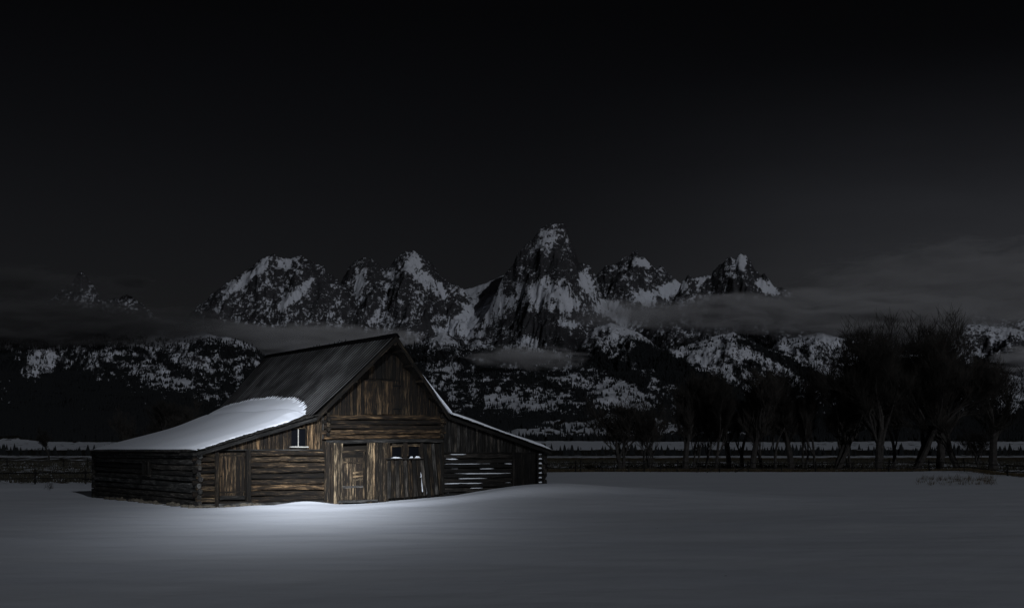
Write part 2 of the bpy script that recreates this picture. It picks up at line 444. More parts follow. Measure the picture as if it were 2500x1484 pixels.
layer([(1640, 740), (1664, 690), (1678, 672), (1697, 679), (1735, 670), (1748, 652), (1762, 640), (1778, 630), (1787, 624), (1795, 632), (1805, 619), (1822, 622), (1834, 640), (1848, 662), (1856, 672), (1866, 663), (1880, 685), (1892, 700), (1918, 704), (1935, 715), (1970, 750), (2050, 830)], 11900, 1.1, 750, .42, wob=60)
layer([(1850, 830), (1950, 805), (2040, 788), (2110, 778), (2170, 770), (2230, 764), (2300, 775), (2335, 766), (2352, 764), (2372, 762), (2386, 752), (2400, 768), (2440, 780), (2520, 776), (2700, 800)], 12600, .8, 900, .42)
# nearer forested shoulders
layer([(-420, 830), (-100, 806), (40, 806), (130, 800), (220, 806), (330, 800), (430, 806), (500, 812), (560, 822), (610, 842), (660, 876), (740, 930), (820, 985)], 10300, .62, 900, .30, jag=.3, rough=.62, rock=0.0)
layer([(600, 905), (720, 860), (830, 832), (900, 838), (960, 850), (1020, 838), (1080, 808), (1130, 842), (1200, 855), (1260, 830), (1330, 856), (1400, 862), (1450, 800), (1490, 786), (1560, 812), (1620, 856), (1700, 912), (1800, 972), (1850, 1000)], 10600, .55, 900, .27, jag=.4, rough=.75, rock=.25)
layer([(1560, 900), (1640, 850), (1720, 822), (1790, 812), (1840, 832), (1920, 862), (2020, 905), (2100, 950), (2200, 1000)], 10100, .50, 900, .28, jag=.3, rough=.6, rock=0.1)
layer([(1900, 830), (2000, 812), (2090, 832), (2200, 890), (2330, 960), (2420, 1010)], 10500, .5, 900, .3, jag=.3, rough=.6, rock=0.1)
layer([(2250, 900), (2360, 795), (2450, 800), (2560, 815), (2700, 800), (2920, 830)], 10300, .65, 900, .3, jag=.5, rough=.9, rock=.4)
H = H + 74 * fbm(wx / 420, wy / 420, 5, 71) * ss(7200, 8200, MY) * (1 - .8 * ss(9900, 10600, MY)) + 18 * fbm(wx / 130, wy / 130, 4, 75) * ss(5000, 7400, MY) * ss(10500, 9500, MY)
MPY = HZ - (H - CAMH) / MY * F
dY = np.gradient(H, axis=0) / np.gradient(MY, axis=0)
dX = np.gradient(H, axis=1) / np.gradient(MX, axis=1)
nzv = 1 / np.sqrt(1 + dY ** 2 + dX ** 2)
# painted features: where snow lies, where forest stands (photo pixels; land features)
def ell(px, py, rx, ry, ang=0, p=2):
    ca, sa = math.cos(R(ang)), math.sin(R(ang))
    X_, Y_ = MA - px, MPY - py
    a_ = (X_ * ca + Y_ * sa) / rx; b_ = (-X_ * sa + Y_ * ca) / ry
    return np.exp(-(a_ ** 2 + b_ ** 2) ** (p / 1.0) * .9)
def band(x0, y0, x1, y1, wd):
    L = math.hypot(x1 - x0, y1 - y0); ux, uy = (x1 - x0) / L, (y1 - y0) / L
    al = (MA - x0) * ux + (MPY - y0) * uy; ac = -(MA - x0) * uy + (MPY - y0) * ux
    return ss(-20, 15, al) * ss(L + 20, L - 15, al) * np.exp(-(ac / wd) ** 4)
ca_, sa_ = math.cos(R(33)), math.sin(R(33))
led = ridged((MA * ca_ + MPY * sa_) / 30, (-MA * sa_ + MPY * ca_) / 9, 5, 64, .62) - .45
led2 = ridged((MA * ca_ - MPY * sa_) / 34, (MA * sa_ + MPY * ca_) / 10, 5, 68, .62) - .45
lsel = ss(-.15, .15, fbm(MA / 90, MPY / 60, 3, 69))
led = led * lsel + led2 * (1 - lsel)
snow = .47 + .34 * (ss(.42, .80, nzv) - .5) - .50 * rdg2 - .45 * rdg3 - 1.15 * led + .30 * fbm(MA / 7, MPY / 5, 3, 67, .6) - .12 * CR
snow = snow * rocky + (1 - rocky) * 1.0
hi = np.zeros_like(H)
for q in ((1338, 580, 30, 20, -30), (1345, 722, 78, 36, 12), (1560, 640, 26, 9, 10), (1575, 728, 36, 17, -8), (1640, 705, 40, 16, -30),
          (1180, 695, 60, 14, -14), (1190, 755, 70, 34, -30), (1150, 785, 60, 16, 0), (1010, 640, 22, 26, 30), (1050, 690, 50, 16, 38), (700, 640, 26, 10, -20),
          (640, 650, 26, 10, -45), (720, 720, 60, 10, -40), (585, 690, 50, 10, -35), (1810, 640, 12, 20, 10), (1870, 700, 30, 16, 30), (1500, 760, 70, 20, 25),
          (1720, 678, 26, 8, -20), (1290, 838, 26, 18, 0), (1130, 812, 60, 10, 5), (1430, 690, 18, 30, -30), (1380, 790, 34, 8, 8), (880, 690, 10, 40, 20)):
    hi = np.maximum(hi, ell(*q))
snow = np.clip(snow + 1.2 * hi * (0.78 - .9 * rdg3 - .5 * led), 0, 1.4)
for q in ((1330, 640, 60, 26, 0), (1405, 620, 12, 40, -10), (1240, 690, 22, 60, 10), (1300, 790, 80, 30, 0), (1500, 680, 34, 22, 20), (1350, 830, 70, 22, 0), (780, 700, 34, 50, 0), (905, 660, 24, 28, 0), (1740, 700, 30, 22, 0)):
    snow = snow - .30 * ell(*q)
snow = np.clip(snow, .17, .93 + .5 * hi)
# forest cover
fn = fbm(MX / 230, MY / 330, 5, 81, .6); fn2 = fbm(MX / 60, MY / 80, 4, 87, .6)
fn3 = fbm(MA / 26, MPY / 13, 4, 89, .6)
fn4 = fbm(MA / 9, MPY / 6, 3, 88, .6)
fo = 0.50 + .30 * fn + .45 * fn2 + 1.0 * fn3 + .55 * fn4
fo += 0.5 * ss(1014, 1026, MPY)
fo += .62 * (1.1 * band(1470, 795, 1790, 985, 30) + 1.0 * band(1800, 822, 2120, 985, 20) + 1.0 * band(2060, 830, 2330, 980, 16) + 0.8 * band(1560, 845, 1820, 990, 20) \
    + .9 * band(930, 850, 1230, 880, 22) + .7 * band(1000, 905, 1180, 990, 26) + .7 * band(1180, 900, 1430, 960, 13) + .8 * band(1420, 850, 1560, 930, 18))
fo += .6 * (.6 * band(40, 830, 420, 822, 16) + .9 * ell(150, 960, 90, 50) + .7 * band(430, 820, 640, 880, 16) + .8 * band(240, 900, 300, 1020, 45) + .6 * band(0, 860, 60, 1000, 30) + .8 * ell(430, 1010, 120, 40) + .5 * ell(60, 1010, 100, 22))
fo -= .50 * ell(1150, 975, 70, 28, 20) + .50 * ell(1070, 930, 40, 34, 20) + .55 * ell(1515, 965, 75, 38, 10) + .32 * ell(1360, 950, 80, 42, -10) - .16 * ss(860, 900, MPY) * ss(1000, 1100, MA) + .5 * ell(1260, 985, 70, 18, 10) + .5 * ell(1110, 885, 24, 30, 40) + .35 * ell(1230, 900, 60, 22, 20)
fo -= .5 * ell(390, 920, 80, 24, 20) + .5 * ell(250, 900, 40, 40, 60) + .5 * ell(100, 880, 40, 50, 60) + .5 * ell(620, 880, 40, 10, 20) + .45 * ell(470, 885, 60, 16, 10) + .4 * ell(640, 850, 30, 10) + .7 * band(1840, 822, 2060, 925, 15) + .45 * ell(1700, 880, 80, 26, 20) + .5 * ell(1900, 900, 80, 22, 30) + .5 * ell(1780, 860, 60, 20, 0) \
    + .6 * band(2350, 800, 2500, 870, 16) + .6 * ell(2470, 950, 45, 60, 20)
treeline = ss(930, 640, H + 120 * fn)
fo += .30 * ss(760, 300, MA)  # extra forest on the left, put in to darken that side
fo = fo * treeline * (1 - ss(.3, .9, rocky) * ss(760, 560, H * 0 + MPY))
fo = np.where(rocky > .6, fo * .35 * ss(700, 860, MPY), fo)
forest = np.clip(fo, 0, 1)
lower = (rocky < .6)
outc = ss(.18, .5, ridged(wx / 130, wy / 170, 4, 93) - .35 + (.78 - nzv) * 1.3)     # outcrops on the lower slopes
snow = np.where(lower, snow * (1 - .5 * outc), snow)
forest = np.clip(forest + .5 * (rocky < .6) * np.exp(-((MPY - np.minimum.accumulate(MPY[::-1], 0)[::-1]) / 9) ** 2) * 0 + .3 * lower * CR, 0, 1)
me = np_mesh('teton_slopes', np.stack([MX, MY, H], -1).reshape(-1, 3), grid_quads(nr, ncol))
attr(me, 'snow', snow); attr(me, 'forest', forest)
m, t, b = new_mat('mountain_rock_and_snow')
tc = N(t, 'ShaderNodeTexCoord'); v = tc.outputs['Object']
a1 = N(t, 'ShaderNodeAttribute', attribute_name='snow'); a2 = N(t, 'ShaderNodeAttribute', attribute_name='forest')
nf = noise(t, mapping(t, v, (1 / 44, 1 / 44, 1 / 19), rot=(0, R(27), 0)), 1.0, 5, .75)
nb = noise(t, mapping(t, v, (1 / 150, 1 / 150, 1 / 70), rot=(0, R(-20), 0)), 1.0, 5, .7)
nh = noise(t, mapping(t, v, (1 / 15, 1 / 15, 1 / 9), rot=(0, R(27), 0)), 1.0, 3, .7)
nf = math_(t, 'ADD', math_(t, 'ADD', math_(t, 'MULTIPLY', nf, .42), math_(t, 'MULTIPLY', nb, .28)), math_(t, 'MULTIPLY', nh, .30))
nm = noise(t, mapping(t, v, (1 / 300, 1 / 300, 1 / 220)), 1.0, 6, .6)
f1 = math_(t, 'ADD', a1.outputs['Fac'], math_(t, 'MULTIPLY', math_(t, 'SUBTRACT', nf, .5), 4.0))
sf = ramp(t, f1, [(0.40, 0.0), (0.66, 1.0)])
rk = mix(t, nm, (0.018, 0.018, 0.020), (0.095, 0.095, 0.104))
c = mix(t, sf, rk, (0.74, 0.77, 0.85))
f2 = math_(t, 'ADD', a2.outputs['Fac'], math_(t, 'MULTIPLY', math_(t, 'SUBTRACT', nf, .5), 2.3))
c = mix(t, ramp(t, f2, [(0.46, 0.0), (0.72, 1.0)]), c, (0.013, 0.014, 0.016))
link(t, c, b.inputs['Base Color']); b.inputs['Roughness'].default_value = .9
b.inputs['Specular IOR Level'].default_value = 0.05
bump(t, b, nf, .9, 22)
mo = put('mountains', me, None, None, m)
tag(mo, 'jagged snow streaked mountain range rising behind the barn', None, None, 'structure')

# conifers standing on the slopes: one mass, instanced cones
def scatter_cones(name, P, hgt, mat, label, cat, ratio=.22):
    me = bpy.data.meshes.new(name); me.vertices.add(len(P)); me.vertices.foreach_set('co', np.asarray(P, np.float32).ravel()); me.update()
    attr(me, 'h', hgt)
    o = put(name, me); 
    g = bpy.data.node_groups.new(name, 'GeometryNodeTree')
    g.interface.new_socket('Geometry', in_out='INPUT', socket_type='NodeSocketGeometry')
    g.interface.new_socket('Geometry', in_out='OUTPUT', socket_type='NodeSocketGeometry')
    gi = g.nodes.new('NodeGroupInput'); gout = g.nodes.new('NodeGroupOutput')
    cn = g.nodes.new('GeometryNodeMeshCone'); cn.inputs['Vertices'].default_value = 5; cn.inputs['Radius Bottom'].default_value = ratio; cn.inputs['Depth'].default_value = 1.0
    cn.fill_type = 'NONE'
    sm = g.nodes.new('GeometryNodeSetMaterial'); sm.inputs['Material'].default_value = mat
    ip = g.nodes.new('GeometryNodeInstanceOnPoints')
    na = g.nodes.new('GeometryNodeInputNamedAttribute'); na.data_type = 'FLOAT'; na.inputs['Name'].default_value = 'h'
    g.links.new(gi.outputs[0], ip.inputs['Points']); g.links.new(cn.outputs['Mesh'], sm.inputs['Geometry']); g.links.new(sm.outputs[0], ip.inputs['Instance'])
    g.links.new(na.outputs[0], ip.inputs['Scale']); g.links.new(ip.outputs[0], gout.inputs[0])
    md = o.modifiers.new('conifers', 'NODES'); md.node_group = g
    me.materials.append(mat)
    tag(o, label, cat, None, 'stuff')
    return o
vis = (MPY < 1090) & (MY > 5200) & (MY < 10700)
wgt = np.clip(.14 + .9 * (forest - .30), .0, .9) * vis * (treeline > .3)
# area weighting so that density is even on the ground
area = MX[:, 1:2] * 0 + np.gradient(MX, axis=1) * np.gradient(MY, axis=0)
wgt = (wgt * area * ss(5000, 7600, MY) ** .5).ravel(); wgt /= wgt.sum()
NT = 200000
idx = rng.choice(len(wgt), NT, p=wgt)
P = np.stack([MX.ravel()[idx], MY.ravel()[idx], H.ravel()[idx]], -1)
sx = np.gradient(MX, axis=1).ravel()[idx]; sy = np.gradient(MY, axis=0).ravel()[idx]
ox = (rng.random(NT) - .5) * sx; oy = (rng.random(NT) - .5) * sy
P[:, 2] += ox * dX.ravel()[idx] + oy * dY.ravel()[idx] - 2
P[:, 0] += ox; P[:, 1] += oy
hh = 13 + 17 * rng.random(NT) ** 1.5
scatter_cones('mountain_forest', P, hh, NEEDLE, 'dark conifer forest scattered over the snowy lower mountain slopes', 'forest')
# valley floor tree line
NV = 3800
vy = 850 + 750 * rng.random(NV); vp = -300 + 3100 * rng.random(NV)
kk = fbm(vp / 40, vy / 160, 4, 99) * 1.4 + .02
sel = rng.random(NV) < np.clip(kk * 2.5, .03, 1)
vy, vp = vy[sel], vp[sel]; vx = (vp - 1250) / F * vy
P = np.stack([vx, vy, ground_h(vx, vy) - .3], -1)
scatter_cones('valley_treeline', P, 2.2 + 7 * rng.random(len(vx)) ** 2, NEEDLE, 'low dark line of small conifers across the snowy valley floor', 'trees', .28)
NV = 26000
vy = 2750 + 2000 * rng.random(NV); vp = -400 + 3300 * rng.random(NV); vx = (vp - 1250) / F * vy
dz = (ground_h(vx, vy + 12) - ground_h(vx, vy)) / 12
cl = ss(.05, .01, dz) + .10 * (fbm(vp / 40, vy / 90, 3, 77) > 0)
sel = rng.random(NV) < np.clip(cl, .05, 1); vx, vy = vx[sel], vy[sel]
P = np.stack([vx, vy, ground_h(vx, vy) - .5], -1)
scatter_cones('moraine_forest', P, 9 + 10 * rng.random(len(vx)), NEEDLE, 'dark conifer belt on the low benches at the mountain foot', 'forest', .24)

# ================================================================== CLOUDS
def cloud(pc, py, Y, wpx, hpx, thick, dens, seed, label, col=.95, tilt=0, nsc=1.0, soft=1.5, rag=2.1):
    c = pix(pc, py, Y)
    rx, rz = wpx / 2 / F * Y, hpx / 2 / F * Y
    bm = bmesh.new(); bmesh.ops.create_icosphere(bm, subdivisions=4, radius=1)
    me = bpy.data.meshes.new('cloud_body'); bm.to_mesh(me); bm.free()
    M = Matrix.Translation(c) @ Matrix.Rotation(R(tilt), 4, 'Y') @ Matrix.Diagonal((rx, thick / 2, rz, 1))
    m = bpy.data.materials.new('cloud_vapour'); m.use_nodes = True; t = m.node_tree; t.nodes.clear()
    tc = N(t, 'ShaderNodeTexCoord'); v = tc.outputs['Object']
    ln = N(t, 'ShaderNodeVectorMath', operation='LENGTH'); link(t, v, ln.inputs[0])
    k = rx / 260 * nsc
    n1 = noise(t, mapping(t, v, (k * .8, thick / 2 / 300, rz / 75 * nsc), loc=(seed * 3.1, seed, seed * 1.7)), 1.0, 6, .62, .5)
    fall = math_(t, 'SUBTRACT', 1.0, ln.outputs['Value'])
    d = math_(t, 'ADD', math_(t, 'MULTIPLY', fall, soft), math_(t, 'MULTIPLY', math_(t, 'SUBTRACT', n1, .56), rag))
    edge_ = N(t, 'ShaderNodeMapRange', interpolation_type='SMOOTHSTEP'); link(t, fall, edge_.inputs[0]); edge_.inputs['From Max'].default_value = .25
    dd = N(t, 'ShaderNodeMapRange', interpolation_type='SMOOTHSTEP'); link(t, d, dd.inputs[0])
    dd.inputs['From Max'].default_value = 1.15; dd.inputs['To Max'].default_value = dens * 1.25
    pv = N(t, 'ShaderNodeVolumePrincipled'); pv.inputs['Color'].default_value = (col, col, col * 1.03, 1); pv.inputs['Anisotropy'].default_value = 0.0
    link(t, math_(t, 'MULTIPLY', dd.outputs[0], edge_.outputs[0]), pv.inputs['Density'])
    o = N(t, 'ShaderNodeOutputMaterial'); link(t, pv.outputs[0], o.inputs['Volume'])
    ob = put('cloud', me, M, None, m)
    tag(ob, label, 'cloud', 'clouds lying against the mountains')
    return ob
cloud(120, 792, 10050, 1150, 150, 900, .010, 1, 'long cloud bank below the far left summit, coloured dark as shade', .30)  # darker vapour colour stands in for the dimmed left side
cloud(520, 806, 10600, 700, 70, 700, .008, 10, 'thin tail of the dark left cloud bank reaching towards the barn ridge', .8, 4)
cloud(770, 838, 11200, 660, 120, 700, .014, 2, 'pale mist bank hanging just above the barn ridge', .98)
cloud(40, 700, 12600, 400, 130, 700, .006, 3, 'ragged cloud on the left flank of the far left summit, coloured dark as shade', .30)  # dark colour again in place of the dimming towards the left
cloud(200, 712, 12300, 380, 120, 600, .0022, 11, 'cloud veil added to dim the far left summit', .28)  # added veil, dark vapour put there to darken the peak behind
cloud(318, 688, 12900, 150, 44, 350, .012, 4, 'small puff right of the far left summit, coloured dark as shade', .25)  # shade of the left side put into this vapour colour too
cloud(1990, 766, 10500, 1120, 140, 800, .012, 5, 'long grey cloud bank under the rightmost high peak', .86)
cloud(2360, 715, 11300, 1150, 330, 700, .0038, 6, 'broad soft cloud above the tall bare trees', .86, -5)
cloud(1290, 872, 9700, 380, 76, 420, .010, 7, 'small mist patch at the foot of the highest peak', .95, 2, 1.2, 1.3, 2.2)
cloud(2495, 880, 9500, 190, 84, 500, .016, 8, 'low cloud at the right edge behind the bare trees', .97, 0, 1.5, 1.5, 3.0)
cloud(1560, 770, 11000, 420, 100, 500, .005, 9, 'thin mist in the snowy saddle right of the highest peak', .95)

# ================================================================== BARN
BC = C0 + U * 8.6 - W * 7
barn = empty('barn', (BC.x, BC.y, 0))
tag(barn, 'weathered log and board barn with steep metal roof and side lean-tos', 'barn')
FM = Matrix(((U.x, -W.x, 0), (U.y, -W.y, 0), (0, 0, 1)))       # columns: front axis, depth axis, up
def fp(t, z, n=0.0): return C0 + U * t + W * n + Z * z
def tpx(px, n=0.0):
    k = (px - 1250) / F
    ox, oy = C0.x + W.x * n, C0.y + W.y * n
    return (k * oy - ox) / (U.x - k * U.y)
def fpx(px, py, n=0.0):
    """front plane coordinates (t, z) of a photo pixel"""
    t_ = tpx(px, n); Y = C0.y + U.y * t_ + W.y * n
    return t_, CAMH + (HZ - py) / F * Y
def beam(name, A, B, wd, th, nrm, parent, mat, color=(1, 1, 1, 1), cutA=0, cutB=0, wob=.006, seg=4, rot=0):
    """plank from A to B (centre line), wd across, th along nrm; cutA/cutB slant the ends"""
    A, B = Vector(A), Vector(B); d = B - A; L = d.length; x = d / L
    zn = Vector(nrm); zn = (zn - x * zn.dot(x)).normalized(); y = zn.cross(x)
    M = Matrix((x, y, zn)).transposed().to_4x4(); M.translation = A
    V, Fc = [], []
    for i in range(seg + 1):
        s = i / seg
        for (sy, sz) in ((-1, -1), (1, -1), (1, 1), (-1, 1)):
            xx = L * s
            if i == 0: xx += cutA * sy
            if i == seg: xx += cutB * sy
            V.append((xx + (random.uniform(-1, 1) * wob * 1.5 if i in (0, seg) else 0), sy * wd / 2 + random.uniform(-wob, wob), sz * th / 2 + random.uniform(-wob, wob) * .5))
    for i in range(seg):
        for k in range(4):
            a = i * 4 + k; b_ = i * 4 + (k + 1) % 4
            Fc.append((a, b_, b_ + 4, a + 4))
    Fc.append((3, 2, 1, 0)); e = seg * 4; Fc.append((e, e + 1, e + 2, e + 3))
    return put(name, mesh(name, V, Fc), M, parent, mat, color)
def log(name, A, B, r, parent, mat, color=(1, 1, 1, 1), up=Z, seg=9, sides=9, flat=.85):
    A, B = Vector(A), Vector(B); d = B - A; L = d.length; x = d / L
    zn = Vector(up); zn = (zn - x * zn.dot(x)).normalized(); y = zn.cross(x)
    M = Matrix((x, y, zn)).transposed().to_4x4(); M.translation = A
    V, Fc = [], []
    ph = [random.uniform(0, 6.28) for _ in range(4)]
    k0, k1 = random.uniform(.92, 1.08), random.uniform(.92, 1.08)
    for i in range(seg + 1):
        s = i / seg; xx = L * s
        cy = .018 * math.sin(s * 5 + ph[0]) + .01 * math.sin(s * 13 + ph[1]); cz = .018 * math.sin(s * 4 + ph[2]) + .008 * math.sin(s * 15 + ph[3])
        if min(L, 3) < 1.2: cy *= .4; cz *= .4
        rr = r * (k0 + (k1 - k0) * s)
        for q in range(sides):
            a = 2 * math.pi * q / sides
            e = .80   # hewn: between round and square
            ca, sa = math.cos(a), math.sin(a)
            ca = math.copysign(abs(ca) ** e, ca); sa = math.copysign(abs(sa) ** e, sa)
            j = 1 + random.uniform(-.05, .05)
            V.append((xx, cy + rr * flat * ca * j, cz + rr * sa * j))
    for i in range(seg):
        for q in range(sides):
            a = i * sides + q; b_ = i * sides + (q + 1) % sides
            Fc.append((a, b_, b_ + sides, a + sides))
    Fc.append(tuple(range(sides - 1, -1, -1))); e = seg * sides; Fc.append(tuple(e + q for q in range(sides)))
    return put(name, mesh(name, V, Fc), M, parent, mat, color)
def tint(k=1.0, warm=0.0, var=.25):
    v = k * random.uniform(1 - var, 1 + var)
    wv = warm + random.uniform(-.06, .06)
    return (v * (1 + wv), v, v * (1 - wv), 1)
def prism(name, pts, n0, n1, parent, mat, color=(1, 1, 1, 1)):
    """front-plane polygon (t,z) given thickness between n0 and n1"""
    V = [fp(a, z_, n0) for a, z_ in pts] + [fp(a, z_, n1) for a, z_ in pts]; k = len(pts)
    Fc = [tuple(range(k)), tuple(range(2 * k - 1, k - 1, -1))] + [(i, i + k, (i + 1) % k + k, (i + 1) % k) for i in range(k)]
    Fc[0] = tuple(reversed(Fc[0])); Fc[1] = tuple(reversed(Fc[1]))
    o = mesh(name, V, Fc); bm = bmesh.new(); bm.from_mesh(o); bmesh.ops.recalc_face_normals(bm, faces=bm.faces); bm.to_mesh(o); bm.free()
    return put(name, o, None, parent, mat, color)

# key front points
T1, T2, T3 = tpx(795), tpx(1076), tpx(1325)
ZE = 2.34
LB_t, LB_z = fpx(772, 1016, .35)         # left break at the rake
RB_t, RB_z = fpx(1097, 1013, .35)
PK_t, PK_z = fpx(968, 820, 1.24)
LE_t, LE_z = fpx(481, 1104, .4)
RE_t, RE_z = fpx(1347, 1102, .4)
def roof_z(t_):
    return float(np.interp(t_, [LE_t, LB_t, PK_t, RB_t, RE_t], [LE_z, LB_z, PK_z, RB_z, RE_z]))
DB = 16.6       # depth of the lean-to, DBm main
# dark inner shell so that gaps between logs show darkness
prism('inner_wall', [(.12, 0), (T3 - .12, 0), (T3 - .12, roof_z(T3) - .16), (T2, roof_z(T2) - .25), (PK_t, PK_z - .35), (T1, roof_z(T1) - .25), (.12, roof_z(0) - .16)], -.12, -14.0, barn, DARK)
prism('inner_wall', [(.12, 0), (5.2, 0), (5.2, roof_z(5.2) - .22), (.12, roof_z(0) - .16)], -14.02, -16.5, barn, DARK)

# --- front logs ------------------------------------------------------
DOORL = (tpx(530), tpx(600))
ROW = .245
def rowz(i): return 0.08 + ROW * i
for i in range(10):
    z_ = rowz(i)
    ext = .26 if i % 2 == 0 else .10
    if i == 0:
        log('log', fp(-ext, z_, 0), fp(T1 - .05, z_ + .02, 0), .125, barn, GREY, tint(.9))
        continue
    log('log', fp(-ext, z_, 0), fp(DOORL[0] - .06, z_, 0), .112, barn, WOOD, tint(.9, .05, .35), seg=5)
    log('log', fp(DOORL[1] + .16, z_, 0), fp(T1 - .04, z_ + random.uniform(-.02, .02), 0), .113, barn, WOOD, tint(.95 if i > 2 else .6, .10, .45), seg=14)
# --- left side wall logs --------------------------------------------
for i in range(10):
    z_ = rowz(i) - .12 if i else .02
    ext = .24 if i % 2 else .10
    a = -W * 1.0
    cut = None
    s_w0, s_w1 = 6.6, 7.55          # small opening
    P0 = fp(0, z_, ext); P1 = fp(0, z_ + .02, -DB - (.22 if i % 2 else .08))
    if 1.45 < z_ < 1.85:
        log('log', P0, fp(0, z_, -s_w0), .114, barn, GREY, tint(.85), seg=12)
        log('log', fp(0, z_, -s_w1), P1, .114, barn, GREY, tint(.7), seg=12)
    else:
        log('log', P0, P1, .114, barn, GREY, tint(2.0, 0, .4), seg=30)
log('log', fp(0, 2.34, .3), fp(0, 2.34, -DB - .2), .12, barn, GREY, tint(.6), seg=20)
wn = empty('window', fp(0.02, 1.5, -7.1)); wn.parent = barn; wn.matrix_basis = WM['barn'].inverted() @ Matrix.Translation(fp(0.02, 1.5, -7.1)); WM[wn.name] = Matrix.Translation(fp(0.02, 1.5, -7.1))
for s_ in (6.65, 7.5):
    beam('jamb', fp(-.1, 1.28, -s_), fp(-.1, 1.94, -s_), .09, .22, -U, wn, GREY, tint(.8), seg=2)
beam('sill', fp(-.14, 1.26, -6.5), fp(-.14, 1.26, -7.65), .07, .1, -U, wn, GREY, tint(1.3), seg=2)
beam('pane', fp(.05, 1.6, -6.65), fp(.05, 1.6, -7.5), .62, .02, -U, wn, GLASS, seg=1)
wn['label'] = 'small dark opening in the left log wall'
# --- right end wall (mostly hidden) and back
for i in range(11):
    z_ = .3 + ROW * i - (.12 if i else 0)
    log('log', fp(T3, z_, .24 if i % 2 else .1), fp(T3, z_, -14.0), .125, barn, GREY, tint(.8), seg=8)
for i in range(10):
    log('log', fp(-.2, rowz(i), -DB), fp(5.3, rowz(i), -DB), .125, barn, GREY, tint(.7), seg=6)
# --- right front logs with snow in the chinks ------------------------
RD0, RD1 = tpx(1252), tpx(1309)
snowbits = []
def snow_strip(ax, bx, z_, n, h=.05, dpt=.07):
    """short ridge of snow lying on a ledge along the front"""
    k = max(3, int((bx - ax) / .15)); st = len(snowbits) and sum(len(s[0]) for s in snowbits)
    V, Fc = [], []
    for i in range(k + 1):
        s_ = i / k; tt = ax + (bx - ax) * s_
        e = math.sin(math.pi * s_) ** .35 if 0 < s_ < 1 else .08
        hh_ = h * e * (.7 + .5 * random.random()); dd_ = dpt * e
        for (q, zz) in ((-.3, -.02), (1, -.02), (.9, .45), (.3, 1), (-.3, 1.0)):
            V.append(fp(tt, z_ + (zz * hh_ if zz > 0 else -.015), n + q * dd_))
    for i in range(k):
        for q in range(5):
            a = i * 5 + q; b_ = i * 5 + (q + 1) % 5
            Fc.append((a, a + 5, b_ + 5, b_))
    Fc.append((0, 1, 2, 3, 4)); e = k * 5; Fc.append((e + 4, e + 3, e + 2, e + 1, e))
    snowbits.append((V, Fc))
for i in range(11):
    z_ = .12 + .225 * i
    if z_ > fpx(1150, 1103)[1] - .05: break
    log('log', fp(T2 + .1, z_, -.02), fp(RD0 - .03, z_, -.02), .105, barn, GREY, tint(.55, .05), seg=8)
    log('log', fp(RD1 + .03, z_, -.02), fp(T3 + (.2 if i % 2 else .08), z_, -.02), .105, barn, GREY, tint(.6, .05), seg=3)
    if i in (8,):
        snow_strip(T2 + .15, T2 + .9, z_ + .09, .01, .035, .05)
    elif i in (5, 7, 3):
        a_ = T2 + .15
        while a_ < RD0 - .4:
            l_ = min(random.uniform(2.0, 4.5), RD0 - .05 - a_)
            snow_strip(a_, a_ + l_, z_ + .092, .0, .022, .035); a_ += l_ + random.uniform(.02, .15)
    else:
        for _ in range(2):
            a_ = random.uniform(T2 + .2, RD0 - 1.6); snow_strip(a_, a_ + random.uniform(.5, 1.6), z_ + .092, .0, .016, .03)
    snow_strip(RD1 + .08, T3 - .02, z_ + .085, .02, .06, .06)
# --- centre logs above the lintel ------------------------------------
zl = fpx(930, 1078)[1]; zg = fpx(930, 1014)[1]
kk_ = 5; rw = (zg - zl - .1) / kk_
for i in range(kk_):
    z_ = zl + .13 + rw * (i + .5) - .03
    log('log', fp(T1 - (.22 if i % 2 else .1), z_, .05), fp(T2 + (.2 if i % 2 else .1), z_ + .03, .05), rw * .47, barn, WOOD, tint(1.25 if i < 3 else .6, .12), seg=12)
    for tt in (T1 + .05, T2 - .03):     # cross log ends
        log('log_end', fp(tt, z_ + rw * .5, .27 if i % 2 else .2), fp(tt, z_ + rw * .5, -.4), rw * .45, barn, WOOD, tint(.7), seg=2)
log('lintel', fp(*fpx(793, 1079), .16), fp(*fpx(1077, 1075), .16), .085, barn, GREY, tint(1.7, .03, .05), seg=12)
log('post', fp(T1 - .02, .0, .10), fp(T1 - .02, zl, .10), .11, barn, WOOD, tint(.6), up=W, seg=6)
beam('corner_board', fp(T1 - .16, zl + .1, .07), fp(T1 - .16, zg + .05, .07), .05, .05, W, barn, GREY, tint(2.2))
log('post', fp(T2 + .04, .3, .06), fp(T2 + .04, zl, .06), .10, barn, WOOD, tint(.5), up=W, seg=6)
# --- vertical boards -------------------------------------------------
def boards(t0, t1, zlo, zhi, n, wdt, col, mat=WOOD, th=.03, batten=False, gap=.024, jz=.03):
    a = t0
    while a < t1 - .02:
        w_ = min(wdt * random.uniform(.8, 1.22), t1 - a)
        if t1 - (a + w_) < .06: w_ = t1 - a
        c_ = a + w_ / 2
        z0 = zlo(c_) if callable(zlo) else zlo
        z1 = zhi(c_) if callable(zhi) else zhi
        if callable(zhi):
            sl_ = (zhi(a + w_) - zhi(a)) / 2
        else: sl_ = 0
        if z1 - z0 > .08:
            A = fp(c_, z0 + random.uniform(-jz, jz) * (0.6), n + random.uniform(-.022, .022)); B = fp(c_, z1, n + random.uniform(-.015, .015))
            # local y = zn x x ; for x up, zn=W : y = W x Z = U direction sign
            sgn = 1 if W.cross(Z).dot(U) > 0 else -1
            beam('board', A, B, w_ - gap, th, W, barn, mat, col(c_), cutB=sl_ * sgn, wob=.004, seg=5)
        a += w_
gable_under = lambda t_: roof_z(t_) - .10
zfl = fpx(700, 1098)[1]
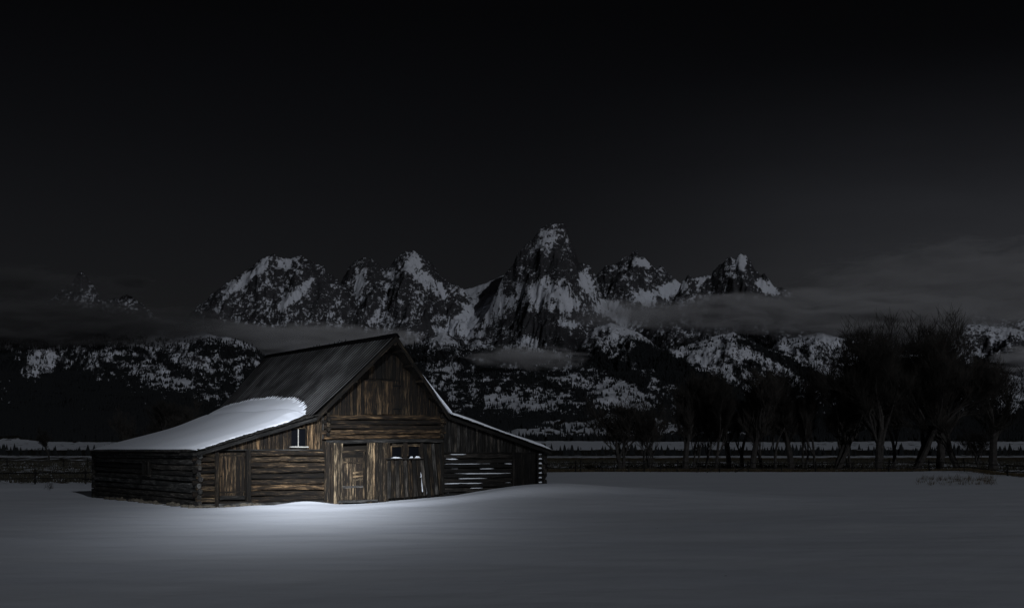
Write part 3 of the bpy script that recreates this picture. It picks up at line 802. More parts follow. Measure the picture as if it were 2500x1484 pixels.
# left lean-to upper boards around the window
WL0, WL1 = tpx(709), tpx(748); wz1, wz0 = fpx(728, 1044)[1], fpx(728, 1090)[1]
colL = lambda c: tint(.95, .10, .45)
boards(.15, WL0, zfl, gable_under, .06, .17, colL)
boards(WL1, T1 - .2, zfl, gable_under, .06, .17, colL)
boards(WL0, WL1, wz1 + .03, gable_under, .06, .17, colL)
boards(WL0, WL1, zfl, wz0 - .05, .06, .17, colL)
beam('trim', fp(.1, zfl - .0, .10), fp(T1 - .2, zfl, .10), .05, .03, W, barn, GREY, tint(1.2))
# gable: brown boards tinted darker, in place of the beam fading upward
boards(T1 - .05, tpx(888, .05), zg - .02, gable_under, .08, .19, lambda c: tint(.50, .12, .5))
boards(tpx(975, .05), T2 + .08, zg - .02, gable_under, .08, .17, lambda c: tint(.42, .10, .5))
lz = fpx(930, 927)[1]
boards(tpx(888, .05), tpx(975, .05), lz + .02, gable_under, .07, .2, lambda c: tint(.22, .10, .5))  # shadow of the roof overhang put into the board tint
# right lean-to upper boards
zfr = fpx(1180, 1104)[1]
def zfr_(c): return zfr + .0 * c
boards(T2 + .1, T3 - .02, zfr_, gable_under, .05, .15, lambda c: tint(.85 if abs(c - tpx(1132)) > .25 else 2.4, .02, .4), GREY)
beam('trim', fp(T2 + .1, zfr - .02, .08), fp(T3, zfr - .02, .08), .06, .03, W, barn, GREY, tint(.6))
# centre panel of old boards
D0, D1 = tpx(833), tpx(891)
zb = lambda c: float(np.interp(c, [T1, tpx(900), T2], [.05, .08, .35]))
ztop = zl - .04
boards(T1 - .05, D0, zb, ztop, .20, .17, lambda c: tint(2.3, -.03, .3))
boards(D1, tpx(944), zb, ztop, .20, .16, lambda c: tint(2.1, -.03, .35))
sillz = fpx(985, 1119)[1]
def lean_board(px_t, px_b, y_t, y_b, wd, col, mat=WOOD, n=.2):
    t_t, z_t = fpx(px_t, y_t, n); t_b, z_b = fpx(px_b, y_b, n)
    beam('board', fp(t_b, z_b, n + random.uniform(.0, .03)), fp(t_t, z_t, n + random.uniform(-.01, .01)), wd, .03, W, barn, mat, col, wob=.005, seg=5)
for k, (a_, b_) in enumerate(((949, 950), (959, 960), (969, 971), (979, 981), (989, 993), (999, 1004), (1010, 1015), (1020, 1026), (1029, 1037))):
    lean_board(a_, b_, 1123 + random.uniform(-1, 2), 1216 - k * .8, .178, tint(.75, .04, .4), WOOD if k % 2 else GREY)
for k, (a_, b_) in enumerate(((1037, 1047), (1046, 1057), (1056, 1066), (1065, 1076), (1072, 1083))):
    lean_board(a_, b_, 1083, 1212 - k * 2.5, .168, tint(.75, .04, .4), WOOD if k % 2 else GREY)
for (x0, y0, y1, w_) in ((1031, 1163, 1200, .05), (1026, 1152, 1164, .07), (1043, 1178, 1206, .03), (1066, 1190, 1206, .035), (962, 1188, 1206, .02)):
    ta, za = fpx(x0, y1, .2); tb, zb2 = fpx(x0 - (y1 - y0) * .06, y0, .2)
    V = [fp(ta - w_ * .3, za, .225), fp(ta + w_, za, .225), fp(ta + w_, za, .17), fp(ta - w_ * .3, za, .17), fp(tb, zb2, .215), fp(tb + w_ * .5, zb2, .215), fp(tb + w_ * .5, zb2, .17), fp(tb, zb2, .17)]
    snowbits.append((V, [(0, 1, 5, 4), (1, 2, 6, 5), (2, 3, 7, 6), (3, 0, 4, 7), (4, 5, 6, 7), (3, 2, 1, 0)]))
# windows in the centre panel
def part_empty(name, loc, parent, label=None):
    o = empty(name, (0, 0, 0)); o.parent = parent
    M = Matrix.Translation(loc); o.matrix_basis = WM[parent.name].inverted() @ M; WM[o.name] = M
    if label: o['label'] = label
    return o
def window(px0, px1, py0, py1, n, frame_mat, frame_col, label, mull=None, frame_w=.06, sill=True):
    t0, z1 = fpx(px0, py0, n); t1, z0 = fpx(px1, py1, n)
    w_ = part_empty('window', fp((t0 + t1) / 2, z0, n), barn, label)
    beam('pane', fp(t0 + .01, (z0 + z1) / 2, n - .07), fp(t1 - .01, (z0 + z1) / 2, n - .07), z1 - z0, .012, W, w_, GLASS, seg=1, wob=0)
    for a_ in (t0, t1):
        beam('jamb', fp(a_, z0, n - .01), fp(a_, z1, n - .01), frame_w, .07, W, w_, frame_mat, frame_col(), seg=2)
    beam('head', fp(t0, z1, n - .01), fp(t1, z1, n - .01), frame_w * .8, .072, W, w_, frame_mat, frame_col(), seg=2)
    if mull:
        tm = tpx(mull, n); beam('mullion', fp(tm, z0, n - .04), fp(tm, z1, n - .04), .035, .03, W, w_, WHITE, seg=2, wob=.001)
    if sill:
        beam('sill', fp(t0 - .06, z0 - .03, n + .04), fp(t1 + .08, z0 - .03, n + .04), .05, .12, W, w_, WHITE if mull else GREY, (1, 1, 1, 1), seg=3)
    return w_
window(710, 747, 1045, 1089, .12, WOOD, lambda: tint(.5), 'two pane window with a thin pale middle bar', mull=729, frame_w=.04)
window(955, 981, 1089, 1114, .21, WOOD, lambda: tint(1.5, .05), 'left one of two small square windows above the snowy ledge', sill=False)
window(996, 1024, 1088, 1113, .21, WOOD, lambda: tint(1.3, .05), 'right one of two small square windows above the snowy ledge', sill=False)
for pxa, pxb in ((945, 952), (984, 994), (1026, 1033)):
    ta, tb = tpx(pxa, .2), tpx(pxb, .2)
    beam('board', fp((ta + tb) / 2, sillz, .21), fp((ta + tb) / 2, ztop, .21), tb - ta, .03, W, barn, WOOD, tint(1.5, .05), seg=3)
for pxa, pxb in ((952, 1026),):
    beam('board', fp(tpx(pxa), fpx(960, 1085)[1] + .0, .2), fp(tpx(pxb), fpx(960, 1085)[1], .2), .07, .03, W, barn, WOOD, tint(1.2), seg=3)
sl_o = beam('ledge', fp(tpx(943, .3), sillz, .30), fp(tpx(1031, .3), sillz + .01, .30), .05, .18, W, barn, GREY, tint(1.8, 0, .05), seg=5)
snow_strip(tpx(955, .3), tpx(983, .3), sillz + .025, .28, .05, .1)
snow_strip(tpx(1000, .3), tpx(1010, .3), sillz + .025, .28, .1, .1)
snow_strip(tpx(1012, .3), tpx(1028, .3), sillz + .025, .28, .09, .1)
# --- doors ------------------------------------------------------------
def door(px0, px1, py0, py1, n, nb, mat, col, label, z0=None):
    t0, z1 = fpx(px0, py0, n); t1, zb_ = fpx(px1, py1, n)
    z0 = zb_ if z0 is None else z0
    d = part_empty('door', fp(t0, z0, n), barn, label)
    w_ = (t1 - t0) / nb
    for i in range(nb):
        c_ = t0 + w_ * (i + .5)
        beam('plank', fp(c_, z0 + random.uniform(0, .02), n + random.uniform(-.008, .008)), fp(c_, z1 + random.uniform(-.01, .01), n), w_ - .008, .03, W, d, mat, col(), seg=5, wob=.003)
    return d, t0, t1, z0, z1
d, a0, a1_, q0, q1 = door(536, 597, 1106, 1216, .06, 6, WOOD, lambda: tint(.75, .08, .3), 'plank door of the left lean-to between heavy posts')
beam('brace', fp(a0, q0 + .28, .09), fp(a1_, q0 + .28, .09), .06, .03, W, d, WOOD, tint(.9))
beam('brace', fp(a0, q1 - .08, .09), fp(a1_, q1 - .08, .09), .07, .03, W, d, WOOD, tint(.6))
beam('bottom_rail', fp(a0, q0 + .04, .085), fp(a1_, q0 + .04, .085), .16, .03, W, d, GREY, tint(.8))
beam('latch', fp(a0 + .03, (q0 + q1) / 2, .1), fp(a0 + .12, (q0 + q1) / 2, .1), .03, .02, W, d, METAL, seg=1)
beam('door_post', fp(tpx(527), .05, .12), fp(tpx(527), fpx(527, 1100)[1], .12), .16, .12, W, barn, WOOD, tint(.8, .05))
beam('door_post', fp(tpx(604), .08, .12), fp(tpx(604), fpx(604, 1098)[1], .12), .20, .14, W, barn, WOOD, tint(.75, .05))
beam('threshold', fp(tpx(530), .10, .16), fp(tpx(612), .13, .16), .16, .16, W, barn, GREY, tint(1.6))
beam('sill_beam', fp(tpx(560), -.06, .22), fp(T1, .04, .22), .20, .16, W, barn, GREY, tint(1.5, 0, .05), seg=8, wob=.012)
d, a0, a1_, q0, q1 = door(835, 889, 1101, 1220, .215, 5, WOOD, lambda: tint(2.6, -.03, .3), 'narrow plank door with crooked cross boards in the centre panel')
beam('head_board', fp(a0 - .04, fpx(860, 1101)[1], .25), fp(a1_ + .05, fpx(860, 1099)[1], .25), .07, .03, W, d, WOOD, tint(.9))
beam('dark_upper_board', fp(a0 + .02, fpx(860, 1110)[1], .24), fp(a1_ - .02, fpx(860, 1109)[1], .24), .26, .02, W, d, WOOD, (.3, .3, .3, 1))
beam('brace', fp(a0, fpx(860, 1127)[1], .255), fp(a1_ - .04, fpx(860, 1129)[1], .255), .07, .03, W, d, WOOD, tint(1.3))
beam('brace', fp(a0, fpx(860, 1188)[1], .255), fp(a1_ - .02, fpx(860, 1187)[1], .255), .09, .03, W, d, GREY, tint(1.8))
beam('patch_board', fp(a0 + .5, fpx(860, 1154)[1], .25), fp(a1_ - .02, fpx(860, 1150)[1], .25), .09, .03, W, d, WOOD, tint(1.4))
beam('patch_board', fp(a0 + .5, fpx(860, 1163)[1], .25), fp(a1_ - .02, fpx(860, 1160)[1], .25), .10, .03, W, d, WOOD, tint(1.2))
beam('patch_board', fp(a0 + .5, fpx(860, 1171)[1], .25), fp(a1_ - .02, fpx(860, 1170)[1], .25), .08, .03, W, d, WOOD, tint(1.5))
beam('stile', fp(a1_ - .04, q0 + .05, .26), fp(a1_ - .04, q1 - .02, .26), .08, .03, W, d, WOOD, tint(.8))
beam('threshold', fp(a0 - .2, q0 - .05, .27), fp(a1_ + .6, q0 - .03, .27), .10, .12, W, barn, GREY, tint(1.1))
d, a0, a1_, q0, q1 = door(1254, 1307, 1104, 1200, .04, 6, GREY, lambda: tint(.5, .05, .4), 'dark plank door of the right lean-to', z0=.25)
beam('door_post', fp(RD0 - .03, .3, .08), fp(RD0 - .03, zfr, .08), .11, .1, W, barn, GREY, tint(.5))
beam('door_post', fp(RD1 + .03, .3, .08), fp(RD1 + .03, zfr, .08), .08, .1, W, barn, GREY, tint(.5))
# hay loft doors
for k, (xa, xb) in enumerate(((889, 931), (932, 974))):
    d, a0, a1_, q0, q1 = door(xa, xb, 928, 1012, .095, 4, WOOD, lambda: tint(.60 - k * .12, .12, .4), ('left leaf of the hay loft door in the gable', 'right leaf of the hay loft door in the gable')[k])
    beam('head_board', fp(a0, q1, .125), fp(a1_, q1, .125), .05, .02, W, d, WOOD, tint(.4))
    for yy_ in (942, 998):
        if k: beam('hinge', fp(a1_ - .32, fpx(960, yy_)[1], .125), fp(a1_ + .1, fpx(960, yy_)[1], .125), .05, .02, W, d, METAL, seg=1)

# --- roofs -------------------------------------------------------------
def rp(t_, z_, s): return C0 + U * t_ - W * s + Z * z_
RIDGE_B = 14.6; BRK_B = 13.7
met = part_empty('metal_roof', rp(PK_t, PK_z, 7), barn, 'steep ribbed metal roof')
NP = 15
def roof_sheet(side, k):
    """one corrugated sheet from ridge to break, three ribs wide"""
    bt, bz = (LB_t - .15, LB_z + .02) if side < 0 else (RB_t + .05, RB_z + .02)
    f0, f1 = k / NP, (k + 1) / NP
    prof = []
    for r_ in range(3):
        for q, h in ((.0, 0), (.25, .012), (.45, 0), (.7, .012), (.9, 0)):
            prof.append(((r_ + q) / 3, h))
    prof.append((1.0, 0))
    V, Fc = [], []
    nl = 5
    slope = Vector((bt - PK_t, 0, bz - PK_z)).normalized()
    nrm = (Z * abs(slope.x) + U * (side * abs(slope.z))).normalized()
    for j in range(nl):
        g = j / (nl - 1)
        for (q, h) in prof:
            f = f0 + (f1 - f0) * q
            s_r = -1.24 + f * (RIDGE_B + 1.24); s_b = -.35 + f * (BRK_B + .35)
            g2 = g * 1.0
            s_ = s_r + (s_b - s_r) * g2
            tt = PK_t + (bt - PK_t) * g2; zz = PK_z + (bz - PK_z) * g2 - .10 * math.sin(math.pi * g2) * .6
            V.append(rp(tt, zz, s_) + nrm * (h + .03))
    m_ = len(prof)
    for j in range(nl - 1):
        for i in range(m_ - 1):
            a = j * m_ + i; Fc.append((a, a + 1, a + m_ + 1, a + m_) if side < 0 else (a, a + m_, a + m_ + 1, a + 1))
    v = .8 + .5 * random.random()
    return put('roof_sheet', mesh('roof_sheet', V, Fc), None, met, METAL, (v, v, v, 1))
def seam(side, f, w0):
    bt, bz = (LB_t - .15, LB_z + .02) if side < 0 else (RB_t + .05, RB_z + .02)
    nrm = (Z * .63 + U * (side * .77))
    V, Fc = [], []
    for j in range(6):
        g = j / 5
        s_r = -1.24 + f * (RIDGE_B + 1.24); s_b = -.35 + f * (BRK_B + .35); s_ = s_r + (s_b - s_r) * g
        c_ = rp(PK_t + (bt - PK_t) * g, PK_z + (bz - PK_z) * g - .06 * math.sin(math.pi * g), s_) + nrm * .03
        ww = w0 * random.uniform(.93, 1.07)
        for (q, h) in ((-1, -.01), (-.6, .034), (.6, .034), (1, -.01)): V.append(c_ + W * (q * ww) + nrm * h)
    for j in range(5):
        for i in range(3): a = j * 4 + i; Fc.append((a, a + 1, a + 5, a + 4))
    Fc.append((0, 3, 2, 1)); Fc.append((20, 21, 22, 23))
    v = random.uniform(.75, 1.25)
    return put('seam', mesh('seam', V, Fc), None, met, SEAM, (v, v, v, 1))
for side in (-1, 1):
    for k in range(NP): roof_sheet(side, k)
    for k in range(46): seam(side, (k + .35) / 46, .036)
# wooden deck under the sheets, thick enough to read at the rake
def slab(name, c4, th, parent, mat, color=(1, 1, 1, 1)):
    A, B, C, D = c4; n_ = (B - A).cross(D - A).normalized()
    if n_.z < 0: n_ = -n_
    V = list(c4) + [p - n_ * th for p in c4]
    me_ = mesh(name, V, [(0, 1, 2, 3), (7, 6, 5, 4), (0, 4, 5, 1), (1, 5, 6, 2), (2, 6, 7, 3), (3, 7, 4, 0)])
    bm = bmesh.new(); bm.from_mesh(me_); bmesh.ops.recalc_face_normals(bm, faces=bm.faces); bm.to_mesh(me_); bm.free()
    return put(name, me_, None, parent, mat, color)
for bt, bz in ((LB_t, LB_z), (RB_t, RB_z)):
    slab('roof_deck', [rp(PK_t, PK_z - .02, -1.2), rp(PK_t, PK_z - .02, RIDGE_B - .03), rp(bt, bz - .02, BRK_B - .03), rp(bt, bz - .02, -.32)], .10, barn, WOOD, (.35, .35, .35, 1))
    # rake board with slight steps
    beam('rake_board', rp(PK_t, PK_z - .12, -1.23), rp(bt, bz - .12, -.36), .16, .035, W, barn, WOOD, tint(.45), seg=8)
    for g in (.12, .3, .5, .7, .88):     # lookout rafters under the overhang
        tt = PK_t + (bt - PK_t) * g; zz = PK_z + (bz - PK_z) * g - .22; o_ = 1.2 - .85 * g
        beam('purlin', rp(tt, zz, -o_), rp(tt, zz, .0), .10, .12, Z, barn, WOOD, tint(.35), seg=2)
log('ridge_beam', rp(PK_t, PK_z - .32, -1.15), rp(PK_t, PK_z - .32, .3), .09, barn, WOOD, tint(.4), seg=3)
beam('ridge_cap', rp(PK_t - .09, PK_z + .03, -1.26), rp(PK_t - .09, PK_z + .0, RIDGE_B + .02), .24, .03, (U * -.75 + Z * .65), met, METAL, (1, 1, 1, 1), seg=20, wob=.012)
beam('ridge_cap', rp(PK_t + .09, PK_z + .03, -1.26), rp(PK_t + .09, PK_z + .0, RIDGE_B + .02), .24, .03, (U * .75 + Z * .65), met, METAL, (1, 1, 1, 1), seg=20, wob=.012)
# lean-to roofs
EBK = DB + .25
Llean = [rp(LB_t + .1, LB_z - .0, -.30), rp(LB_t + .1, LB_z - .0, BRK_B - .05), rp(LE_t, LE_z + .02, EBK), rp(LE_t, LE_z + .02, -.36)]
slab('lean_to_roof', Llean, .08, barn, GREY, (.6, .6, .6, 1))['label'] = 'low shingled roof over the left lean-to'
Rlean = [rp(RB_t - .1, RB_z, -.30), rp(RB_t - .1, RB_z, 13.6), rp(RE_t, RE_z + .02, 14.2), rp(RE_t, RE_z + .02, -.36)]
slab('lean_to_roof', Rlean, .08, barn, GREY, (.6, .6, .6, 1))['label'] = 'low shingled roof over the right lean-to'
beam('rake_board', rp(LB_t, LB_z - .12, -.37), rp(LE_t, LE_z - .10, -.42), .13, .03, W, barn, GREY, tint(.8), seg=10, wob=.01)
beam('rake_board', rp(RB_t, RB_z - .12, -.37), rp(RE_t, RE_z - .10, -.42), .13, .03, W, barn, GREY, tint(.6), seg=10, wob=.01)
beam('eave_board', rp(LE_t, LE_z - .08, -.3), rp(LE_t, LE_z - .08, EBK - .1), .10, .03, -U, barn, GREY, tint(.8), seg=20, wob=.012)
# shingles: stacked courses at the left rake and along the eave
V, Fc = [], []
def shingle(p, ax, ay, az):
    st = len(V)
    for q in ((-1, -1, -1), (1, -1, -1), (1, 1, -1), (-1, 1, -1), (-1, -1, 1), (1, -1, 1), (1, 1, 1), (-1, 1, 1)):
        V.append(p + ax * q[0] + ay * q[1] + az * q[2])
    for f in ((3, 2, 1, 0), (4, 5, 6, 7), (0, 1, 5, 4), (1, 2, 6, 5), (2, 3, 7, 6), (3, 0, 4, 7)): Fc.append(tuple(st + q for q in f))
for (bt, bz, et, ez) in ((LB_t, LB_z, LE_t, LE_z), (RB_t, RB_z, RE_t, RE_z)):
    sl_ = (Vector((0, 0, 0)) + U * (et - bt) + Z * (ez - bz)); Ls = sl_.length; sd = sl_ / Ls
    nr_ = W.cross(sd); nr_ = nr_ if nr_.z > 0 else -nr_
    sdt = (sd + nr_ * .09).normalized()
    nc_ = int(Ls / .17)
    for i in range(nc_ + 1):
        base = rp(bt, bz, 0) + sd * (i * .17) + nr_ * .045
        s_ = -.44
        jmax = 1.7
        while s_ < jmax:
            w_ = random.uniform(.08, .17)
            shingle(base - W * (s_ + w_ / 2) + nr_ * random.uniform(-.006, .02) + W * (random.uniform(0, .05) if s_ < -.4 else 0) + sd * random.uniform(-.015, .015), sdt * .14, W * (w_ / 2 - .004), nr_.normalized() * .010)
            s_ += w_
    for row in range(3):
        s_ = 1.7
        while s_ < EBK - .15:
            w_ = random.uniform(.09, .18)
            shingle(rp(et, ez, s_ + w_ / 2) - sd * (.02 + .17 * row) + nr_ * (.05 + random.uniform(-.005, .015)) + sd * random.uniform(-.03, .03), sdt * .14, W * (w_ / 2 - .004), nr_ * .010)
            s_ += w_
sh = put('shingles', mesh('shingles', V, Fc), None, barn, GREY, (.9, .9, .9, 1)); sh['kind'] = 'stuff'
# --- snow on the roofs -------------------------------------------------
# profile along the left roof: q 0 at eave, 1 at break, then up the metal slope
def left_roof(q, s):
    if q <= 1:
        t_ = LE_t + (LB_t - LE_t) * q; z_ = LE_z + .06 + (LB_z - LE_z) * q
    else:
        g = q - 1
        t_ = LB_t + (PK_t - LB_t) * g; z_ = LB_z + .06 + (PK_z - LB_z) * g
    return t_, z_
qs = np.concatenate([np.linspace(.015, .12, 14), np.linspace(.13, .95, 60), np.linspace(.96, 1.42, 90)])
fs = np.linspace(0, 1, 361)
V, keep = [], []
NQ, NS = len(qs), len(fs)
grid = np.zeros((NQ, NS, 3)); TH_ = np.zeros((NQ, NS))
fb = lambda f: float(np.interp(f, [0, .03, .08, .16, .3, .5, .72, .9, 1.0], [1.00, 1.03, 1.11, 1.20, 1.28, 1.32, 1.32, 1.27, 1.20]))
for i, q in enumerate(qs):
    for j, f in enumerate(fs):
        back = float(np.interp(q, [0, 1, 1.5], [EBK, BRK_B, BRK_B + .3]))
        front = float(np.interp(q, [0, .25, .6, 1.0, 1.5], [-.30, .30, .34, .10, -.1])) + .08 * math.sin(q * 23) + .05 * math.sin(q * 61)
        s_ = front + f * (back - front)
        t_, z_ = left_roof(q, s_)
        rib = (.5 + .5 * math.cos(2 * math.pi * (s_ / .353 + .2)))
        lim0 = fb(f); lim = lim0 - .075 * (1 - rib ** 1.6) + .016 * math.sin(j * .37) + .012 * math.sin(j * 1.13)
        edge_q = (lim - q) / .09
        ef = min(f * (back - front) / 1.1, (1 - f) * (back - front) / .25)
        ee = q / .06
        th = .30 * min(1, max(0, edge_q)) ** .6 if edge_q > 0 else -1
        if edge_q > 0:
            fill = math.exp(-((q - 1.02) / .24) ** 2) * .26     # snow banked in the fold
            th = (min(1, max(0, (lim0 - q) / .22)) ** .75) * (.11 + fill) * (min(1, ef) ** .6 if ef > 0 else 0.02) * (min(1, ee) ** .5) + .012
            th *= 1 + .06 * math.sin(s_ * 1.1 + q * 4)
        TH_[i, j] = th
        slope = 0 if q <= 1 else 1
        nz_, nt_ = (.95, -.3) if q <= .98 else (.8, -.6)
        p = rp(t_ + nt_ * max(th, 0), z_ + nz_ * max(th, 0), s_)
        grid[i, j] = p
quads = grid_quads(NQ, NS)
ok = (TH_.ravel()[quads] > 0).sum(1) >= 3
quads = quads[ok][:, ::-1]
# underside skirt: duplicate slightly lower surface so the sheet has thickness
top = grid.reshape(-1, 3)
me = np_mesh('roof_snow', top, quads)
m_s = me.materials.append(SNOW)
rs = put('roof_snow', me)
sol = rs.modifiers.new('thickness', 'SOLIDIFY'); sol.thickness = .05; sol.offset = -1
tag(rs, 'deep smooth snow lying on the left lean-to roof of the barn', 'snow', None, 'stuff')
# right roofs: a thin even blanket
def blanket(name, a, b_, s0, s1a, s1b, th, label, n1=20, n2=50):
    (t0, z0), (t1, z1) = a, b_
    g = np.zeros((n1, n2, 3))
    d_ = Vector((t1 - t0, 0, z1 - z0)).normalized(); nn_ = Vector((-d_.z, 0, d_.x)); nn_ = nn_ if nn_.z > 0 else -nn_
    V, Fc = [], []
    for i in range(n1):
        for j in range(n2):
            gq = i / (n1 - 1); f = j / (n2 - 1); s1 = s1a + (s1b - s1a) * gq
            s_ = s0 + (s1 - s0) * f
            e = min(1, min(gq, 1 - gq) * 14 + .25) * min(1, min(f * 25, (1 - f) * 25) + .35)
            h = th * e * (1 + .15 * math.sin(gq * 9 + s_ * 1.3)) + .05
            V.append(rp(t0 + (t1 - t0) * gq + nn_.x * h, z0 + (z1 - z0) * gq + nn_.z * h, s_))
    for i in range(n1):
        for j in range(n2):
            gq = i / (n1 - 1); f = j / (n2 - 1); s1 = s1a + (s1b - s1a) * gq
            V.append(rp(t0 + (t1 - t0) * gq + nn_.x * .045, z0 + (z1 - z0) * gq + nn_.z * .045, s0 + (s1 - s0) * f))
    K = n1 * n2
    for i in range(n1 - 1):
        for j in range(n2 - 1):
            a_ = i * n2 + j; Fc.append((a_, a_ + 1, a_ + n2 + 1, a_ + n2)); Fc.append((K + a_ + n2, K + a_ + n2 + 1, K + a_ + 1, K + a_))
    for j in range(n2 - 1):
        Fc.append((j + 1, j, K + j, K + j + 1)); a_ = (n1 - 1) * n2 + j; Fc.append((a_, a_ + 1, K + a_ + 1, K + a_))
    for i in range(n1 - 1):
        a_ = i * n2; Fc.append((a_, a_ + n2, K + a_ + n2, K + a_)); a_ += n2 - 1; Fc.append((a_ + n2, a_, K + a_, K + a_ + n2))
    o = put(name, mesh(name, V, Fc, True), None, None, SNOW)
    tag(o, label, 'snow', None, 'stuff'); return o
mid = lambda g: (PK_t + (RB_t - PK_t) * g, PK_z + (RB_z - PK_z) * g)
blanket('roof_snow', mid(.30), mid(1.0), -.66, 14.0, 13.6, .09, 'thin snow band along the right edge of the steep main roof', 24, 50)
blanket('roof_snow', (RB_t, RB_z + .02), (RE_t, RE_z + .04), -.38, 13.5, 14.0, .17, 'even snow layer on the right lean-to roof of the barn', 30, 50)
V, Fc = [], []
for v_, f_ in snowbits:
    st = len(V); V += v_; Fc += [tuple(st + q for q in f) for f in f_]
o = put('ledge_snow', mesh('ledge_snow', V, Fc, False), None, None, SNOW)
tag(o, 'thin lines of snow caught between the right wall logs and on ledges', 'snow', None, 'stuff')
# --- foundation stones ----------------------------------------------------
base_meshes = []
for k in range(6):
    bm = bmesh.new(); bmesh.ops.create_icosphere(bm, subdivisions=1, radius=1)
    for v_ in bm.verts: v_.co *= random.uniform(.75, 1.15)
    me_ = bpy.data.meshes.new('stone'); bm.to_mesh(me_); bm.free(); me_.materials.append(STONE); base_meshes.append(me_)
for k in range(86):
    if k < 56: p = rp(-.10 - random.random() * .25, 0, random.uniform(-.2, 14.5))
    else: p = fp(random.uniform(-.3, 2.6), 0, random.uniform(.15, .5))
    g = gz(p.x, p.y)
    M = Matrix.Translation((p.x, p.y, g + random.uniform(-.03, .08))) @ Matrix.Rotation(random.uniform(0, 6.3), 4, 'Z') @ Matrix.Diagonal((random.uniform(.10, .24), random.uniform(.09, .16), random.uniform(.05, .10), 1))
    put('stone', base_meshes[k % 6], M, barn)

# ================================================================== TREES
def tubes(segs):
    """segs: list of (p0,p1,r0,r1,sides) -> V,F lists"""
    V, Fc = [], []
    for p0, p1, r0, r1, sd in segs:
        x = (p1 - p0).normalized(); u_ = x.orthogonal().normalized(); v_ = x.cross(u_); st = len(V)
        for p, r_ in ((p0, r0), (p1, r1)):
            for q in range(sd):
                a = 2 * math.pi * q / sd; V.append(p + (u_ * math.cos(a) + v_ * math.sin(a)) * r_)
        for q in range(sd): Fc.append((st + q, st + (q + 1) % sd, st + sd + (q + 1) % sd, st + sd + q))
    return V, Fc
def bare_tree(seed, H_, spread, stems, trunk_r, levels, lean=0.0, droop=.0):
    rd = random.Random(seed); big, small = [], []
    def rv(s): return Vector((rd.uniform(-s, s), rd.uniform(-s, s), rd.uniform(-s, s)))
    def grow(p, d, L, r, lv):
        n = 4 if lv > 0 else 2
        q = p.copy(); dd = d.copy(); pts = [q.copy()]; rad = [r]
        for i in range(n):
            dd = (dd + rv(.16) + Z * (.10 if lv < 3 else .04)).normalized()
            q = q + dd * (L / n); pts.append(q.copy()); rad.append(r * (1 - .42 * (i + 1) / n))
        for i in range(n):
            (big if lv >= levels - 2 else small).append((pts[i], pts[i + 1], rad[i], rad[i + 1], 7 if lv >= levels - 1 else (4 if lv >= levels - 2 else 3)))
        if lv == 0: return
        k = rd.choice((3, 4)) if lv > 1 else rd.choice((5, 6))
        for c_ in range(k):
            fr = .35 + .65 * (c_ + rd.random()) / k if c_ < k - 1 else 1.0
            i = min(n, max(1, int(round(fr * n)))); bp = pts[i]
            ax = rv(1).normalized(); sp_ = spread * rd.uniform(.55, 1.15)
            nd = (dd + (ax - dd * ax.dot(dd)).normalized() * sp_ + Z * .14).normalized()
            grow(bp, nd, L * rd.uniform(.52, .80), rad[i] * rd.uniform(.50, .68), lv - 1)
    for s_ in range(stems):
        a = rd.uniform(0, 6.28); off = Vector((math.cos(a), math.sin(a), 0))
        d = (Z + off * (.10 + .28 * rd.random()) * (1 if stems > 1 else .3) + Vector((lean, 0, 0))).normalized()
        grow(off * trunk_r * (1.0 if stems > 1 else 0) - Z * .3, d, H_ * .31, trunk_r * rd.uniform(.7, 1), levels)
    # a fringe of thin shoots on the outer twigs gives the brushy outline
    tips = [s_ for s_ in small if s_[4] == 3]
    rd.shuffle(tips)
    for s_ in tips[:{6: 4000, 5: 1700}[levels]]:
        for _ in range(2):
            d = ((s_[1] - s_[0]).normalized() + rv(.6) + Z * .35).normalized()
            small.append((s_[1], s_[1] + d * rd.uniform(.35, .95) * H_ / 12, .015, .007, 3))
    zmax = max(s_[1].z for s_ in small)
    out = []
    for name, sg, mt in (('trunk', big, BARK), ('crown', small, TWIG)):
        V, Fc = tubes(sg); k = H_ / zmax
        me_ = mesh(name, [v_ * k for v_ in V], Fc, False); me_.materials.append(mt); out.append(me_)
    return out
KIND = {
    'big': [bare_tree(11, 19, .66, 3, .34, 6), bare_tree(12, 19, .74, 2, .42, 6)],
    'mid': [bare_tree(21, 12, .50, 1, .26, 5), bare_tree(22, 12, .55, 2, .20, 5), bare_tree(23, 12, .6, 1, .3, 5)],
    'small': [bare_tree(31, 9, .75, 3, .17, 5), bare_tree(32, 9, .6, 4, .13, 5)],
}
def plant(kind, k, px, Y, top_py, label, wide=1.0, group='bare cottonwoods behind the fence', name='bare_tree'):
    x = (px - 1250) / F * Y; g = gz(x, Y)
    Ht = CAMH + (HZ - top_py) / F * Y - g
    H0 = {'big': 19, 'mid': 12, 'small': 9}[kind]; sc = Ht / H0
    M = Matrix.Translation((x, Y, g)) @ Matrix.Rotation(random.uniform(0, 6.28), 4, 'Z') @ Matrix.Diagonal((sc * wide, sc * wide, sc, 1))
    root = empty(name, (0, 0, 0)); root.matrix_basis = M; WM[root.name] = M
    me_t, me_c = KIND[kind][k % len(KIND[kind])]
    for nm, me_ in (('trunk', me_t), ('crown', me_c)):
        o = bpy.data.objects.new(nm, me_); COL.objects.link(o); o.parent = root
    tag(root, label, 'tree', group)
    return root
